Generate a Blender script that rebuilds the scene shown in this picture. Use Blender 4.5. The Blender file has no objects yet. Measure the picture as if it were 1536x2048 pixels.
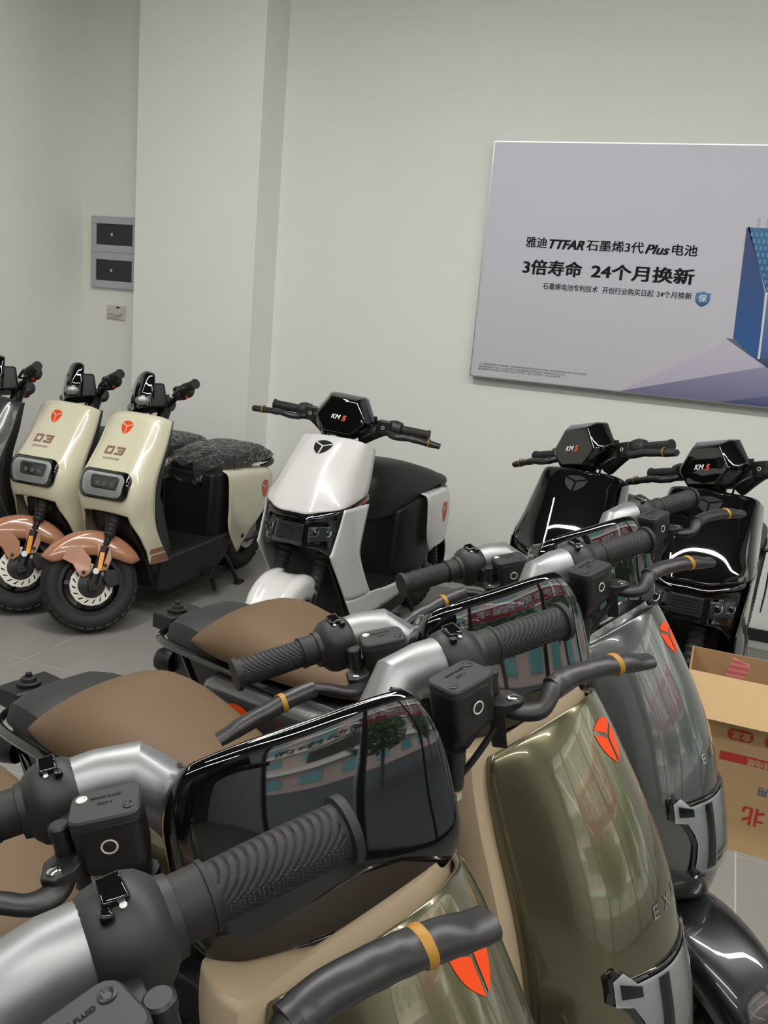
import bpy, bmesh, math, random
from mathutils import Vector, Matrix
from mathutils.bvhtree import BVHTree
random.seed(7)
S = bpy.context.scene
COL = S.collection
PI = math.pi
R = math.radians

# ---------------------------------------------------------------- camera
F_PX, PITCH, ROLL, YAW, CAM_H = 1753.1, R(12.5775), R(5.0354), R(20.589), 1.44
cd = bpy.data.cameras.new('camera'); cam = bpy.data.objects.new('camera', cd); COL.objects.link(cam)
cd.sensor_fit = 'AUTO'; cd.sensor_width = 36.0; cd.lens = F_PX / 2048 * 36.0
cd.clip_start = 0.02; cd.clip_end = 200
def _cam():
    fwd = Vector((0, math.cos(PITCH), -math.sin(PITCH))); up = Vector((0, math.sin(PITCH), math.cos(PITCH))); rt = Vector((1, 0, 0))
    c, s = math.cos(ROLL), math.sin(ROLL)
    r2 = rt * c + up * s; u2 = up * c - rt * s
    m = Matrix.Rotation(YAW, 3, 'Z')
    r2, u2, b2 = m @ r2, m @ u2, m @ -fwd
    return Matrix(((r2.x, u2.x, b2.x, 0), (r2.y, u2.y, b2.y, 0), (r2.z, u2.z, b2.z, CAM_H), (0, 0, 0, 1)))
cam.matrix_world = _cam()
S.camera = cam

# ---------------------------------------------------------------- world (bright overcast day outside), exposure
w = bpy.data.worlds.new('overcast_sky'); S.world = w; w.use_nodes = True
bg = w.node_tree.nodes['Background']; bg.inputs[0].default_value = (0.86, 0.93, 1.0, 1); bg.inputs[1].default_value = 8.0
S.view_settings.view_transform = 'Standard'; S.view_settings.look = 'None'
S.view_settings.gamma = 1.0; S.view_settings.use_curve_mapping = False
S.view_settings.exposure = 0.0
LAMP_POWER = 47.0        # radiance of the ceiling light strips

# ---------------------------------------------------------------- helpers
def V(*a): return Vector(a)

def mat(name, col, rough=.5, metal=0, coat=0, noise=0, nscale=30, bump=0, bscale=200, spec=.5, emit=None, estr=0, flake=0, coat_rough=.03):
    m = bpy.data.materials.new(name); m.use_nodes = True
    nt = m.node_tree; b = nt.nodes['Principled BSDF']
    b.inputs['Base Color'].default_value = (*col, 1); b.inputs['Roughness'].default_value = rough
    b.inputs['Metallic'].default_value = metal; b.inputs['Coat Weight'].default_value = coat
    b.inputs['Coat Roughness'].default_value = coat_rough; b.inputs['Specular IOR Level'].default_value = spec
    tc = nt.nodes.new('ShaderNodeTexCoord')
    if noise:
        n = nt.nodes.new('ShaderNodeTexNoise'); n.inputs['Scale'].default_value = nscale; n.inputs['Detail'].default_value = 4
        nt.links.new(tc.outputs['Object'], n.inputs['Vector'])
        mx = nt.nodes.new('ShaderNodeMixRGB'); mx.blend_type = 'MULTIPLY'; mx.inputs[0].default_value = 1
        mx.inputs[1].default_value = (*col, 1)
        rp = nt.nodes.new('ShaderNodeMapRange'); rp.inputs[3].default_value = 1 - noise; rp.inputs[4].default_value = 1 + noise
        nt.links.new(n.outputs[0], rp.inputs[0]); nt.links.new(rp.outputs[0], mx.inputs[2]); nt.links.new(mx.outputs[0], b.inputs['Base Color'])
    if bump or flake:
        n2 = nt.nodes.new('ShaderNodeTexNoise'); n2.inputs['Scale'].default_value = bscale; n2.inputs['Detail'].default_value = 3
        nt.links.new(tc.outputs['Object'], n2.inputs['Vector'])
        bp = nt.nodes.new('ShaderNodeBump'); bp.inputs['Strength'].default_value = bump or flake; bp.inputs['Distance'].default_value = .002
        nt.links.new(n2.outputs[0], bp.inputs['Height']); nt.links.new(bp.outputs[0], b.inputs['Normal'])
    if emit:
        b.inputs['Emission Color'].default_value = (*emit, 1); b.inputs['Emission Strength'].default_value = estr
    return m

def cr(pts, n):
    """Catmull-Rom through pts, n steps per span"""
    pts = [Vector(p) for p in pts]
    if n <= 1 or len(pts) < 3: 
        if n <= 1: return pts
    P = [pts[0] * 2 - pts[1]] + pts + [pts[-1] * 2 - pts[-2]]
    out = []
    for i in range(1, len(P) - 2):
        a, b, c, d = P[i - 1], P[i], P[i + 1], P[i + 2]
        for k in range(n):
            t = k / n
            out.append(.5 * ((2 * b) + (c - a) * t + (2 * a - 5 * b + 4 * c - d) * t * t + (3 * b - a - 3 * c + d) * t ** 3))
    out.append(pts[-1]); return out

def mirror(rows):
    o = []
    for r in rows:
        r = [Vector(p) for p in r]
        o.append([V(p.x, -p.y, p.z) for p in reversed(r[1:])] + r)
    return o

class MB:
    def __init__(s): s.v = []; s.f = []
    def add(s, vs, fs):
        o = len(s.v); s.v += [Vector(v) for v in vs]; s.f += [tuple(i + o for i in f) for f in fs]; return s
    def xf(s, m, start=0):
        for i in range(start, len(s.v)): s.v[i] = m @ s.v[i]
        return s
    def box(s, c, d, rot=None):
        x, y, z = [q / 2 for q in d]
        vs = [V(a, b, e) for a in (-x, x) for b in (-y, y) for e in (-z, z)]
        if rot: vs = [rot @ v for v in vs]
        return s.add([v + Vector(c) for v in vs], [(0, 1, 3, 2), (4, 6, 7, 5), (0, 4, 5, 1), (2, 3, 7, 6), (0, 2, 6, 4), (1, 5, 7, 3)])
    def grid(s, rows, flip=False):
        n = len(rows[0]); vs = [p for r in rows for p in r]; fs = []
        for i in range(len(rows) - 1):
            for j in range(n - 1):
                q = (i * n + j, i * n + j + 1, (i + 1) * n + j + 1, (i + 1) * n + j)
                fs.append(q[::-1] if flip else q)
        return s.add(vs, fs)
    def patch(s, rows, nu=4, nv=4, flip=False):
        rr = [cr(r, nv) for r in rows]
        cols = [cr([r[j] for r in rr], nu) for j in range(len(rr[0]))]
        return s.grid([[c[i] for c in cols] for i in range(len(cols[0]))], flip)
    def loft(s, rings, cap=True):
        n = len(rings[0]); vs = [p for r in rings for p in r]; fs = []
        for i in range(len(rings) - 1):
            for j in range(n):
                k = (j + 1) % n
                fs.append((i * n + j, i * n + k, (i + 1) * n + k, (i + 1) * n + j))
        if cap:
            fs.append(tuple(range(n))[::-1]); m = (len(rings) - 1) * n; fs.append(tuple(m + j for j in range(n)))
        return s.add(vs, fs)
    def tube(s, path, r, n=10, cap=True, flat=1.0, up=None):
        """r: number or list; flat: second-axis ratio"""
        P = [Vector(p) for p in path]; rings = []
        rr = r if isinstance(r, (list, tuple)) else [r] * len(P)
        t = (P[1] - P[0]).normalized()
        u = Vector(up) if up else (V(0, 0, 1) if abs(t.z) < .9 else V(1, 0, 0))
        for i, p in enumerate(P):
            t = (P[min(i + 1, len(P) - 1)] - P[max(i - 1, 0)]).normalized()
            u = (u - t * u.dot(t)).normalized(); b = t.cross(u)
            rings.append([p + (b * math.cos(a) + u * math.sin(a) * flat) * rr[i] for a in [2 * PI * k / n for k in range(n)]])
        return s.loft(rings, cap)
    def cyl(s, a, b, r, n=16, r2=None): return s.tube([a, b], [r, r if r2 is None else r2], n)
    def lathe(s, prof, o, ax, n=24, cap=True):
        """prof: (t along axis, radius)"""
        ax = Vector(ax).normalized(); u = ax.orthogonal().normalized(); b = ax.cross(u); o = Vector(o)
        rings = [[o + ax * t + (u * math.cos(q) + b * math.sin(q)) * r for q in [2 * PI * k / n for k in range(n)]] for t, r in prof]
        return s.loft(rings, cap)
    def prism(s, poly, o, U, W, h):
        """poly (u,w) in plane o + u*U + w*W, extruded h along U x W"""
        U, W, o = Vector(U), Vector(W), Vector(o); N = U.cross(W).normalized()
        a = [o + U * p[0] + W * p[1] for p in poly]
        return s.loft([a, [p + N * h for p in a]])
    def sphere(s, c, r, n=12, sc=(1, 1, 1)):
        rings = []
        for i in range(1, n // 2):
            t = PI * i / (n // 2)
            rings.append([Vector(c) + V(math.sin(t) * math.cos(2 * PI * k / n) * sc[0], math.sin(t) * math.sin(2 * PI * k / n) * sc[1], -math.cos(t) * sc[2]) * r for k in range(n)])
        return s.loft(rings)
    def torus(s, c, ax, Rr, r, n=24, m=8, sq=1.0):
        ax = Vector(ax).normalized(); u = ax.orthogonal().normalized(); b = ax.cross(u); c = Vector(c)
        vs = []; fs = []
        for i in range(n):
            a = 2 * PI * i / n; d = u * math.cos(a) + b * math.sin(a)
            for j in range(m):
                q = 2 * PI * j / m; vs.append(c + d * (Rr + r * math.cos(q)) + ax * r * math.sin(q) * sq)
        for i in range(n):
            for j in range(m):
                fs.append((i * m + j, ((i + 1) % n) * m + j, ((i + 1) % n) * m + (j + 1) % m, i * m + (j + 1) % m))
        return s.add(vs, fs)
    def bvh(s): return BVHTree.FromPolygons([tuple(v) for v in s.v], s.f)
    def mesh(s, name):
        me = bpy.data.meshes.new(name); me.from_pydata([tuple(v) for v in s.v], [], s.f)
        bm = bmesh.new(); bm.from_mesh(me); bmesh.ops.recalc_face_normals(bm, faces=bm.faces); bm.to_mesh(me); bm.free()
        return me

def rrect(w, h, r, n=4):
    p = []
    for cx, cy, a in ((w / 2 - r, h / 2 - r, 0), (-w / 2 + r, h / 2 - r, 90), (-w / 2 + r, -h / 2 + r, 180), (w / 2 - r, -h / 2 + r, 270)):
        for k in range(n + 1):
            t = R(a + 90 * k / n); p.append((cx + r * math.cos(t), cy + r * math.sin(t)))
    return p

def obj(name, mb, m, parent=None, M=None, sharp=40, bevel=0, solid=0, soff=-1, sub=0, label=None, flat=False, weld=0):
    me = mb if isinstance(mb, bpy.types.Mesh) else mb.mesh(name)
    if weld:
        bm = bmesh.new(); bm.from_mesh(me); bmesh.ops.remove_doubles(bm, verts=bm.verts, dist=weld); bmesh.ops.recalc_face_normals(bm, faces=bm.faces); bm.to_mesh(me); bm.free()
    if not me.materials: me.materials.append(m)
    o = bpy.data.objects.new(name, me); COL.objects.link(o)
    if not flat:
        me.shade_smooth(); me.set_sharp_from_angle(angle=R(sharp))
    if parent: o.parent = parent
    if M is not None: o.matrix_local = M
    if sub: md = o.modifiers.new('sub', 'SUBSURF'); md.levels = sub; md.render_levels = sub
    if solid: md = o.modifiers.new('solid', 'SOLIDIFY'); md.thickness = solid; md.offset = soff
    if bevel:
        md = o.modifiers.new('bevel', 'BEVEL'); md.width = bevel; md.segments = 2; md.limit_method = 'ANGLE'; md.angle_limit = R(40)
    if label: o['label'] = label
    return o

def thing(name, label, cat, loc=(0, 0, 0), rz=0, group=None):
    o = bpy.data.objects.new(name, None); COL.objects.link(o); o.empty_display_size = .1
    o.location = loc; o.rotation_euler = (0, 0, rz); o['label'] = label; o['category'] = cat
    if group: o['group'] = group
    return o
def tag(o, label, cat, group=None):
    o['label'] = label; o['category'] = cat
    if group: o['group'] = group
    return o
def struct(o): o['kind'] = 'structure'; return o
def dup(root, loc, rz, label):
    def cp(o, par):
        c = o.copy(); COL.objects.link(c)
        if par:
            c.parent = par; c.matrix_parent_inverse = o.matrix_parent_inverse.copy()
        for ch in o.children: cp(ch, c)
        return c
    r = cp(root, None); r.location = loc; r.rotation_euler = (0, 0, rz); r['label'] = label
    return r

# ---- flat print laid on a surface
def text_mb(s, size, bold=0, shear=0, align='CENTER', space=1.0):
    cu = bpy.data.curves.new('t', 'FONT'); cu.body = s; cu.size = size; cu.shear = shear
    cu.align_x = align; cu.align_y = 'CENTER'; cu.space_character = space; cu.resolution_u = 4; cu.fill_mode = 'FRONT'
    o = bpy.data.objects.new('t', cu); COL.objects.link(o)
    dg = bpy.context.evaluated_depsgraph_get(); e = o.evaluated_get(dg); me = e.to_mesh()
    mb = MB(); vs = [v.co.copy() for v in me.vertices]; fs = [tuple(p.vertices) for p in me.polygons]
    for k, (dx, dy) in enumerate(((0, 0),) if not bold else ((-bold, -bold * .6), (bold, -bold * .6), (-bold, bold * .6), (bold, bold * .6))):
        mb.add([v + V(dx, dy, k * .00008) for v in vs], fs)
    e.to_mesh_clear(); bpy.data.objects.remove(o); bpy.data.curves.remove(cu)
    return mb
def poly_mb(polys):
    mb = MB()
    for p in polys: mb.add([V(q[0], q[1], 0) for q in p], [tuple(range(len(p)))])
    return mb
def decal(name, mb2, o, U, W, bvh, m, parent, M=None, off=.0012, step=.012, solid=0, lift=None):
    """lay flat shape (x,y) onto a surface along -(U x W)"""
    o, U, W = Vector(o), Vector(U).normalized(), Vector(W).normalized(); N = U.cross(W).normalized()
    bm = bmesh.new(); vs = [bm.verts.new(v) for v in mb2.v]
    for f in mb2.f:
        try: bm.faces.new([vs[i] for i in f])
        except ValueError: pass
    bmesh.ops.triangulate(bm, faces=bm.faces[:])
    if step:
        for ax in (0, 1):
            lo = min(v.co[ax] for v in bm.verts); hi = max(v.co[ax] for v in bm.verts); k = lo + step
            while k < hi:
                c = V(0, 0, 0); c[ax] = k; n = V(0, 0, 0); n[ax] = 1
                bmesh.ops.bisect_plane(bm, geom=bm.verts[:] + bm.edges[:] + bm.faces[:], plane_co=c, plane_no=n); k += step
    for v in bm.verts:
        p = o + U * v.co.x + W * v.co.y
        if bvh:
            h = bvh.ray_cast(p + N * .25, -N, .6)
            if h[0] is None: h = bvh.find_nearest(p)
            p = h[0]
        v.co = p + N * (off + v.co.z)
    me = bpy.data.meshes.new(name); bm.to_mesh(me); bm.free()
    bm = bmesh.new(); bm.from_mesh(me)
    for f in bm.faces:
        if f.normal.dot(N) < 0: f.normal_flip()
    bm.to_mesh(me); bm.free()
    return obj(name, me, m, parent, M, solid=solid, soff=-1)

def logo_mb(wd, ht, gap=.86):
    A, B, C = V(-.5, .36, 0), V(.5, .36, 0), V(0, -.56, 0); O = V(0, .1, 0)
    def arc(p, q, bul):
        d = q - p; n = V(-d.y, d.x, 0).normalized(); return [p + d * t / 8 + n * bul * math.sin(PI * t / 8) for t in range(9)]
    mb = MB()
    for p, q, bul in ((A, B, .15), (B, C, .13), (C, A, .13)):
        a = [O] + arc(p, q, bul); c = sum(a, V(0, 0, 0)) / len(a)
        a = [c + (x - c) * gap for x in a]
        mb.add([V(x.x * wd, x.y * ht, 0) for x in a], [tuple(range(len(a)))])
    return mb
# ================================================================ materials
M = {}
def wall_mat(name, col):
    return mat(name, col, .7, noise=.03, nscale=3, bump=.03, bscale=60)
M['wall'] = wall_mat('wall_paint', (.82, .83, .79))
M['ceil'] = mat('dark_ceiling', (.06, .06, .062), .8)
M['baseboard'] = mat('black_baseboard', (.015, .015, .016), .4)
M['alu'] = mat('aluminium', (.55, .56, .57), .35, 1)
M['black'] = mat('black_plastic', (.007, .007, .0075), .45, bump=.04, bscale=900)
M['cap'] = mat('reservoir_cap_plastic', (.020, .0205, .021), .5)
M['black_soft'] = mat('soft_black_plastic', (.014, .0145, .016), .5, bump=.05, bscale=1200)
M['rubber'] = mat('rubber', (.011, .011, .0115), .6, bump=.06, bscale=700)
M['tyre'] = mat('tyre_rubber', (.009, .009, .0095), .68, noise=.2, nscale=60, bump=.1, bscale=400)
M['gloss_black'] = mat('gloss_black', (.003, .003, .0035), .04, coat=.6, spec=.6)
M['silver'] = mat('silver_paint', (.29, .295, .30), .42, .8, noise=.04, nscale=900)
M['lamp_chrome'] = mat('lamp_chrome', (.78, .78, .79), .22, .35, coat=1)
M['chrome'] = mat('chrome', (.75, .75, .73), .12, 1)
M['steel'] = mat('brushed_steel', (.78, .76, .68), .35, .5, noise=.06, nscale=300)
M['copper'] = mat('copper', (.75, .38, .2), .3, 1)
M['cream'] = mat('cream_lacquer', (.67, .635, .475), .25, coat=1)
M['white'] = mat('white_lacquer', (.64, .64, .625), .22, coat=1)
M['brown'] = mat('brown_lacquer', (.40, .185, .10), .22, coat=1)
M['brown_print'] = mat('brown_print', (.26, .14, .10), .4)
M['brown_matt'] = mat('brown_stripe', (.27, .145, .085), .45)
M['champagne'] = mat('champagne_lacquer', (.155, .145, .085), .25, .8, coat=1, noise=.08, nscale=700)
M['graphite'] = mat('graphite_lacquer', (.13, .135, .135), .26, .8, coat=1, noise=.08, nscale=700)
M['graphite_dark'] = mat('graphite_fender', (.007, .007, .008), .3, 0, coat=1)
M['beige'] = mat('beige_plastic', (.36, .28, .185), .42, bump=.04, bscale=900)
M['seat_brown'] = mat('brown_seat_leather', (.132, .083, .045), .6, spec=.35, noise=.05, nscale=12, bump=.07, bscale=500)
M['seat_grey'] = mat('grey_seat_leather', (.018, .0185, .0195), .6, bump=.07, bscale=500)
M['seat_black'] = mat('black_seat_leather', (.010, .010, .011), .55, bump=.06, bscale=500)
M['orange'] = mat('orange_sticker', (.80, .062, .003), .5, spec=.3)
M['orange_dull'] = mat('orange_red_sticker', (.62, .075, .02), .4)
M['amber'] = mat('amber_reflector', (.85, .32, .02), .2, coat=1)
M['red'] = mat('red_plastic', (.6, .02, .015), .35)
M['ink'] = mat('black_ink', (.010, .010, .013), .6, spec=.15)
M['ink_grey'] = mat('grey_ink', (.10, .10, .12), .5)
M['white_ink'] = mat('white_ink', (.75, .75, .75), .5)
M['dark_badge'] = mat('dark_grey_badge', (.035, .035, .036), .35, .3)
M['grey_part'] = mat('grey_swingarm', (.20, .205, .21), .4, .4)
M['led'] = mat('led_lens', (.32, .33, .34), .08, .3, coat=1)
M['reflector'] = mat('silver_reflector', (.62, .63, .64), .28, .55)
M['sleeve'] = mat('black_film_sleeve', (.018, .018, .020), .36, bump=.22, bscale=25)
M['band'] = mat('yellow_rubber_band', (.36, .18, .012), .5)
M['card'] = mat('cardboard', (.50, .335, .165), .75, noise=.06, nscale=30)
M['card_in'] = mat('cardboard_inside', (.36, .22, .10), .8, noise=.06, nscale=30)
M['red_print'] = mat('red_print', (.48, .035, .025), .6)
M['blue_print'] = mat('blue_print', (.10, .11, .22), .6)
M['box_plastic'] = mat('grey_lilac_plastic', (.46, .45, .50), .4)
M['smoke'] = mat('smoked_window', (.022, .03, .033), .12)
M['socket'] = mat('white_plastic', (.62, .60, .53), .4)
M['print_base'] = mat('print_base', (.5, .5, .55), .45)

def glass_mat(name, tint, refl_rough=.0, body=0.0, bump=0, bscale=40):
    m = bpy.data.materials.new(name); m.use_nodes = True; nt = m.node_tree; nt.nodes.clear()
    out = nt.nodes.new('ShaderNodeOutputMaterial'); mx = nt.nodes.new('ShaderNodeMixShader')
    tr = nt.nodes.new('ShaderNodeBsdfTransparent'); tr.inputs[0].default_value = (*tint, 1)
    gl = nt.nodes.new('ShaderNodeBsdfGlossy'); gl.inputs['Roughness'].default_value = refl_rough
    fr = nt.nodes.new('ShaderNodeFresnel'); fr.inputs[0].default_value = 1.5
    nt.links.new(fr.outputs[0], mx.inputs[0]); nt.links.new(tr.outputs[0], mx.inputs[1]); nt.links.new(gl.outputs[0], mx.inputs[2])
    last = mx
    if body:
        m2 = nt.nodes.new('ShaderNodeMixShader'); df = nt.nodes.new('ShaderNodeBsdfDiffuse'); df.inputs[0].default_value = (.55, .56, .58, 1)
        m2.inputs[0].default_value = body; nt.links.new(mx.outputs[0], m2.inputs[1]); nt.links.new(df.outputs[0], m2.inputs[2]); last = m2
    if bump:
        tc = nt.nodes.new('ShaderNodeTexCoord'); n = nt.nodes.new('ShaderNodeTexNoise'); n.inputs['Scale'].default_value = bscale; n.inputs['Detail'].default_value = 5
        n.inputs['Distortion'].default_value = 1.5
        b = nt.nodes.new('ShaderNodeBump'); b.inputs['Strength'].default_value = bump; b.inputs['Distance'].default_value = .02
        nt.links.new(tc.outputs['Object'], n.inputs['Vector']); nt.links.new(n.outputs[0], b.inputs['Height'])
        nt.links.new(b.outputs[0], gl.inputs['Normal']); nt.links.new(b.outputs[0], fr.inputs['Normal'])
    nt.links.new(last.outputs[0], out.inputs[0]); return m
M['glass'] = glass_mat('window_glass', (.93, .96, .95))
M['lens'] = glass_mat('clear_lens', (.9, .92, .92))
M['film'] = glass_mat('clear_film', (.96, .96, .965), .05, .03, 1.0, 22)

def tile_mat():
    m = mat('grey_stone_tile', (.25, .246, .228), .42, noise=.14, nscale=160, bump=.02, bscale=200)
    nt = m.node_tree; b = nt.nodes['Principled BSDF']
    return m
M['tile'] = tile_mat()
M['grout'] = mat('pale_grout', (.45, .45, .43), .8)

# ================================================================ room shell
WY, WX, CX, FY, CZ = 4.65, -3.92, 3.6, -4.6, 3.95      # back wall, left wall, shopfront, rear wall, ceiling
def wall(name, x0, x1, y0, y1, z0, z1, m='wall'):
    return struct(obj(name, MB().box(((x0 + x1) / 2, (y0 + y1) / 2, (z0 + z1) / 2), (x1 - x0, y1 - y0, z1 - z0)), M[m], flat=True))
wall('wall_back', WX - .2, CX + .2, WY, WY + .2, 0, CZ)
wall('wall_left', WX - .2, WX, FY, WY, 0, CZ)
M['dark_wall'] = mat('dark_rear_wall', (.06, .06, .062), .7)
wall('wall_front', WX - .2, CX + .2, FY - .2, FY, 0, CZ, 'dark_wall')
wall('ceiling', WX - .2, CX + .2, FY - .2, WY + .2, CZ, CZ + .2, 'ceil')
wall('trim_1', -3.345, -2.545, 4.40, WY, 0, CZ)           # square pillar standing in front of the back wall
wall('baseboard_back', -2.545, CX, WY - .012, WY, 0, .06, 'baseboard')
wall('baseboard_left', WX, WX + .012, FY, WY, 0, .06, 'baseboard')
wall('baseboard_front', WX, CX, FY, FY + .012, 0, .06, 'baseboard')
# floor slab with recessed joints, one object per tile
fl = struct(obj('floor', MB().box(((WX + CX) / 2, (FY + WY) / 2, -.0965), (CX - WX + .4, WY - FY + .4, .19)), M['grout'], flat=True))
TP = .66; tm = MB().box((0, 0, -.006), (TP - .005, TP - .005, .012)); tme = tm.mesh('tile'); tme.materials.append(M['tile'])
x = -2.41 - TP * 2
while x < CX - TP:
    y = 2.54 - TP * 5
    while y < WY - TP * .2:
        t = bpy.data.objects.new('tile', tme); COL.objects.link(t); t.parent = fl
        cy = y + TP / 2; sy = 1.0
        if y + TP > WY: sy = (WY - y) / TP; cy = y + TP * sy / 2
        t.location = (x + TP / 2, cy, 0); t.scale = (1, sy, 1)
        y += TP
    x += TP
# plain floor beyond the tiles that can be seen
wall('trim_2', WX, -2.41 - TP * 2, FY, WY, -.011, 0, 'tile')
wall('trim_3', -2.41 - TP * 2, CX, FY, 2.54 - TP * 5, -.011, 0, 'tile')
# ================================================================ shopfront on the right (street side)
wall('wall_right', CX, CX + .2, FY, WY, 3.25, CZ)
wall('trim_4', CX, CX + .2, WY - .55, WY, 0, 3.25)
wall('trim_5', CX, CX + .2, FY, -2.4, 0, 3.25)
ys = [-2.4, -.75, .9, 2.5, 4.1]
for i in range(4):
    a, b = ys[i], ys[i + 1]
    f = MB()
    for yy in (a + .03, b - .03): f.box((CX + .08, yy, 1.64), (.08, .06, 3.2))
    for zz in (.05, 3.2): f.box((CX + .08, (a + b) / 2, zz), (.08, b - a, .08))
    wf = struct(obj('window_%d' % (i + 1), f, M['baseboard'], flat=True))
    obj('pane', MB().box((CX + .08, (a + b) / 2, 1.63), (.012, b - a - .1, 3.1)), M['glass'], wf, flat=True)
    if i == 0:
        obj('window_sticker', MB().box((CX + .09, -1.25, 1.62), (.004, .8, .34)), M['white_ink'], wf, flat=True)
        obj('window_lettering', text_mb('的电动车', .34, .008).xf(Matrix.Translation((CX + .095, -1.5, 2.05)) @ Matrix.Rotation(PI / 2, 4, 'Z') @ Matrix.Rotation(PI / 2, 4, 'X')), M['ink'], wf, flat=True)

# ---------------------------------------------------------------- street outside, seen only in reflections
M['asphalt'] = mat('asphalt', (.05, .05, .05), .8)
wall('trim_6', CX + .2, 30, -22, 28, -.16, -.1, 'asphalt')
def leaf_ball(c, r, n, rng):
    mb = MB()
    for i in range(n):
        d = V(rng.gauss(0, 1), rng.gauss(0, 1), rng.gauss(0, 1)).normalized() * r * (rng.random() ** .4)
        a = V(rng.uniform(-1, 1), rng.uniform(-1, 1), rng.uniform(-.6, .6)).normalized(); b = a.orthogonal().normalized(); s = .13
        p = Vector(c) + V(d.x, d.y, d.z * .8)
        mb.add([p - a * s, p + b * s * .5, p + a * s, p - b * s * .5], [(0, 1, 2, 3)])
    return mb
M['leaf'] = mat('tree_leaf', (.045, .12, .02), .5, noise=.4, nscale=3)
M['bark'] = mat('tree_bark', (.12, .09, .07), .8)
rng = random.Random(3)
for i, (tx, ty) in enumerate(((8.2, 2.2), (9.2, 6.2), (8.6, -1.6))):
    t = thing('street_tree', ('leafy street tree outside the shop window, nearest the middle pane', 'leafy street tree outside the shop window, towards the back wall', 'leafy street tree outside the shop window, towards the rear wall')[i], 'tree', (tx, ty, -.1), 0, 'street trees')
    obj('trunk', MB().tube([(0, 0, 0), (.05, 0, 1.4), (0, .1, 2.6)], [.12, .09, .06], 8), M['bark'], t)
    lf = obj('foliage', leaf_ball((0, 0, 2.5), 1.7, 2200, rng), M['leaf'], t, flat=True); lf['kind'] = 'stuff'
M['facade'] = mat('pink_facade', (.55, .38, .32), .8, noise=.1, nscale=4)
M['facade_band'] = mat('pale_balcony', (.72, .66, .58), .8)
M['win_green'] = mat('green_window', (.12, .30, .28), .15)
bd = thing('apartment_building', 'pink apartment block with pale balconies across the street', 'building', (20, 3, -.1))
obj('wall', MB().box((2, 0, 9), (4, 44, 18)), M['facade'], bd, flat=True)
wm = MB().box((0, 0, 0), (.12, 1.5, 1.3)).mesh('window'); wm.materials.append(M['win_green'])
for k in range(6):
    obj('balcony', MB().box((-.35, 0, 2.6 + k * 2.9), (.7, 44, .5)), M['facade_band'], bd, flat=True)
    for j in range(14):
        o = bpy.data.objects.new('window', wm); COL.objects.link(o); o.parent = bd; o.location = (-.04, -19.5 + j * 3, 4.2 + k * 2.9 - 2.9)
M['banner'] = mat('red_banner', (.45, .02, .04), .6)
bn = tag(obj('banner', MB().box((5.6, .6, 2.75), (.02, 4.6, .75)), M['banner'], flat=True), 'red street banner with white characters outside the shopfront', 'banner')
obj('banner_lettering', text_mb('丰路雅迪电动车', .55, .012).xf(Matrix.Translation((5.585, .6, 2.75)) @ Matrix.Rotation(PI / 2, 4, 'Z') @ Matrix.Rotation(PI / 2, 4, 'X')), M['white_ink'], bn, flat=True)
for yy in (-1.6, 2.8): obj('pole', MB().cyl((5.63, yy, -.1), (5.63, yy, 3.5), .03, 8), M['alu'], bn)

# ================================================================ ceiling light strips
M['lamp'] = mat('lamp_diffuser', (.9, .9, .88), .5, emit=(1.0, .985, .935), estr=LAMP_POWER)
def strip(x0, y0, x1, y1, z=3.3, lab='', wd=.085):
    L = math.hypot(x1 - x0, y1 - y0); t = thing('linear_lamp', lab, 'lamp', ((x0 + x1) / 2, (y0 + y1) / 2, z), math.atan2(y1 - y0, x1 - x0), 'hanging light strips')
    obj('housing', MB().box((0, 0, .035), (L, .10, .05)), M['alu'], t, flat=True)
    obj('diffuser', MB().box((0, 0, .004), (L - .02, wd, .012)), M['lamp'], t, flat=True)
    for s in (-1, 1): obj('suspension_wire', MB().cyl((s * L * .4, 0, .06), (s * L * .4, 0, CZ - z), .003, 6), M['alu'], t)
strip(-1.88, 1.75, 3.0, 1.75, 3.35, 'long hanging light strip above the space between the two scooter rows', .13)
strip(-1.98, -1.2, -1.98, 3.1, 3.35, 'hanging light strip running from the back wall towards the rear wall')
strip(-.9, -.6, 2.6, -.6, 3.35, 'long hanging light strip across the middle of the shop')
strip(-1.7, -2.6, 2.6, -2.6, 3.35, 'long hanging light strip nearest the rear wall')

# ================================================================ advertising board on the back wall
BX, BZ, BW, BH, BD = -1.305, 1.165, 2.75, 1.185, .06
bt = thing('advertising_board', 'wide pale lilac advertising board with black lettering on the back wall', 'board', (BX, WY, BZ))
obj('frame', MB().box((BW / 2, -BD / 2, BH / 2), (BW, BD, BH)), M['alu'], bt, flat=True)
pm = mat('board_print', (.5, .5, .55), .42)
nt = pm.node_tree; b = nt.nodes['Principled BSDF']; tc = nt.nodes.new('ShaderNodeTexCoord'); sp = nt.nodes.new('ShaderNodeSeparateXYZ')
rmp = nt.nodes.new('ShaderNodeValToRGB'); nt.links.new(tc.outputs['Generated'], sp.inputs[0]); nt.links.new(sp.outputs['Z'], rmp.inputs[0])
rmp.color_ramp.elements[0].color = (.56, .55, .60, 1); rmp.color_ramp.elements[1].color = (.62, .615, .71, 1)
nt.links.new(rmp.outputs[0], b.inputs['Base Color'])
obj('printed_face', MB().box((BW / 2, -BD - .001, BH / 2), (BW - .012, .002, BH - .012)), pm, bt, flat=True)
PF = -BD - .0025
def bprint(name, pts, m, k=0):
    obj(name, MB().add([V(x - BX, PF - .0004 * k, z - BZ) for x, z in pts], [tuple(range(len(pts)))]), m, bt, flat=True)
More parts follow.
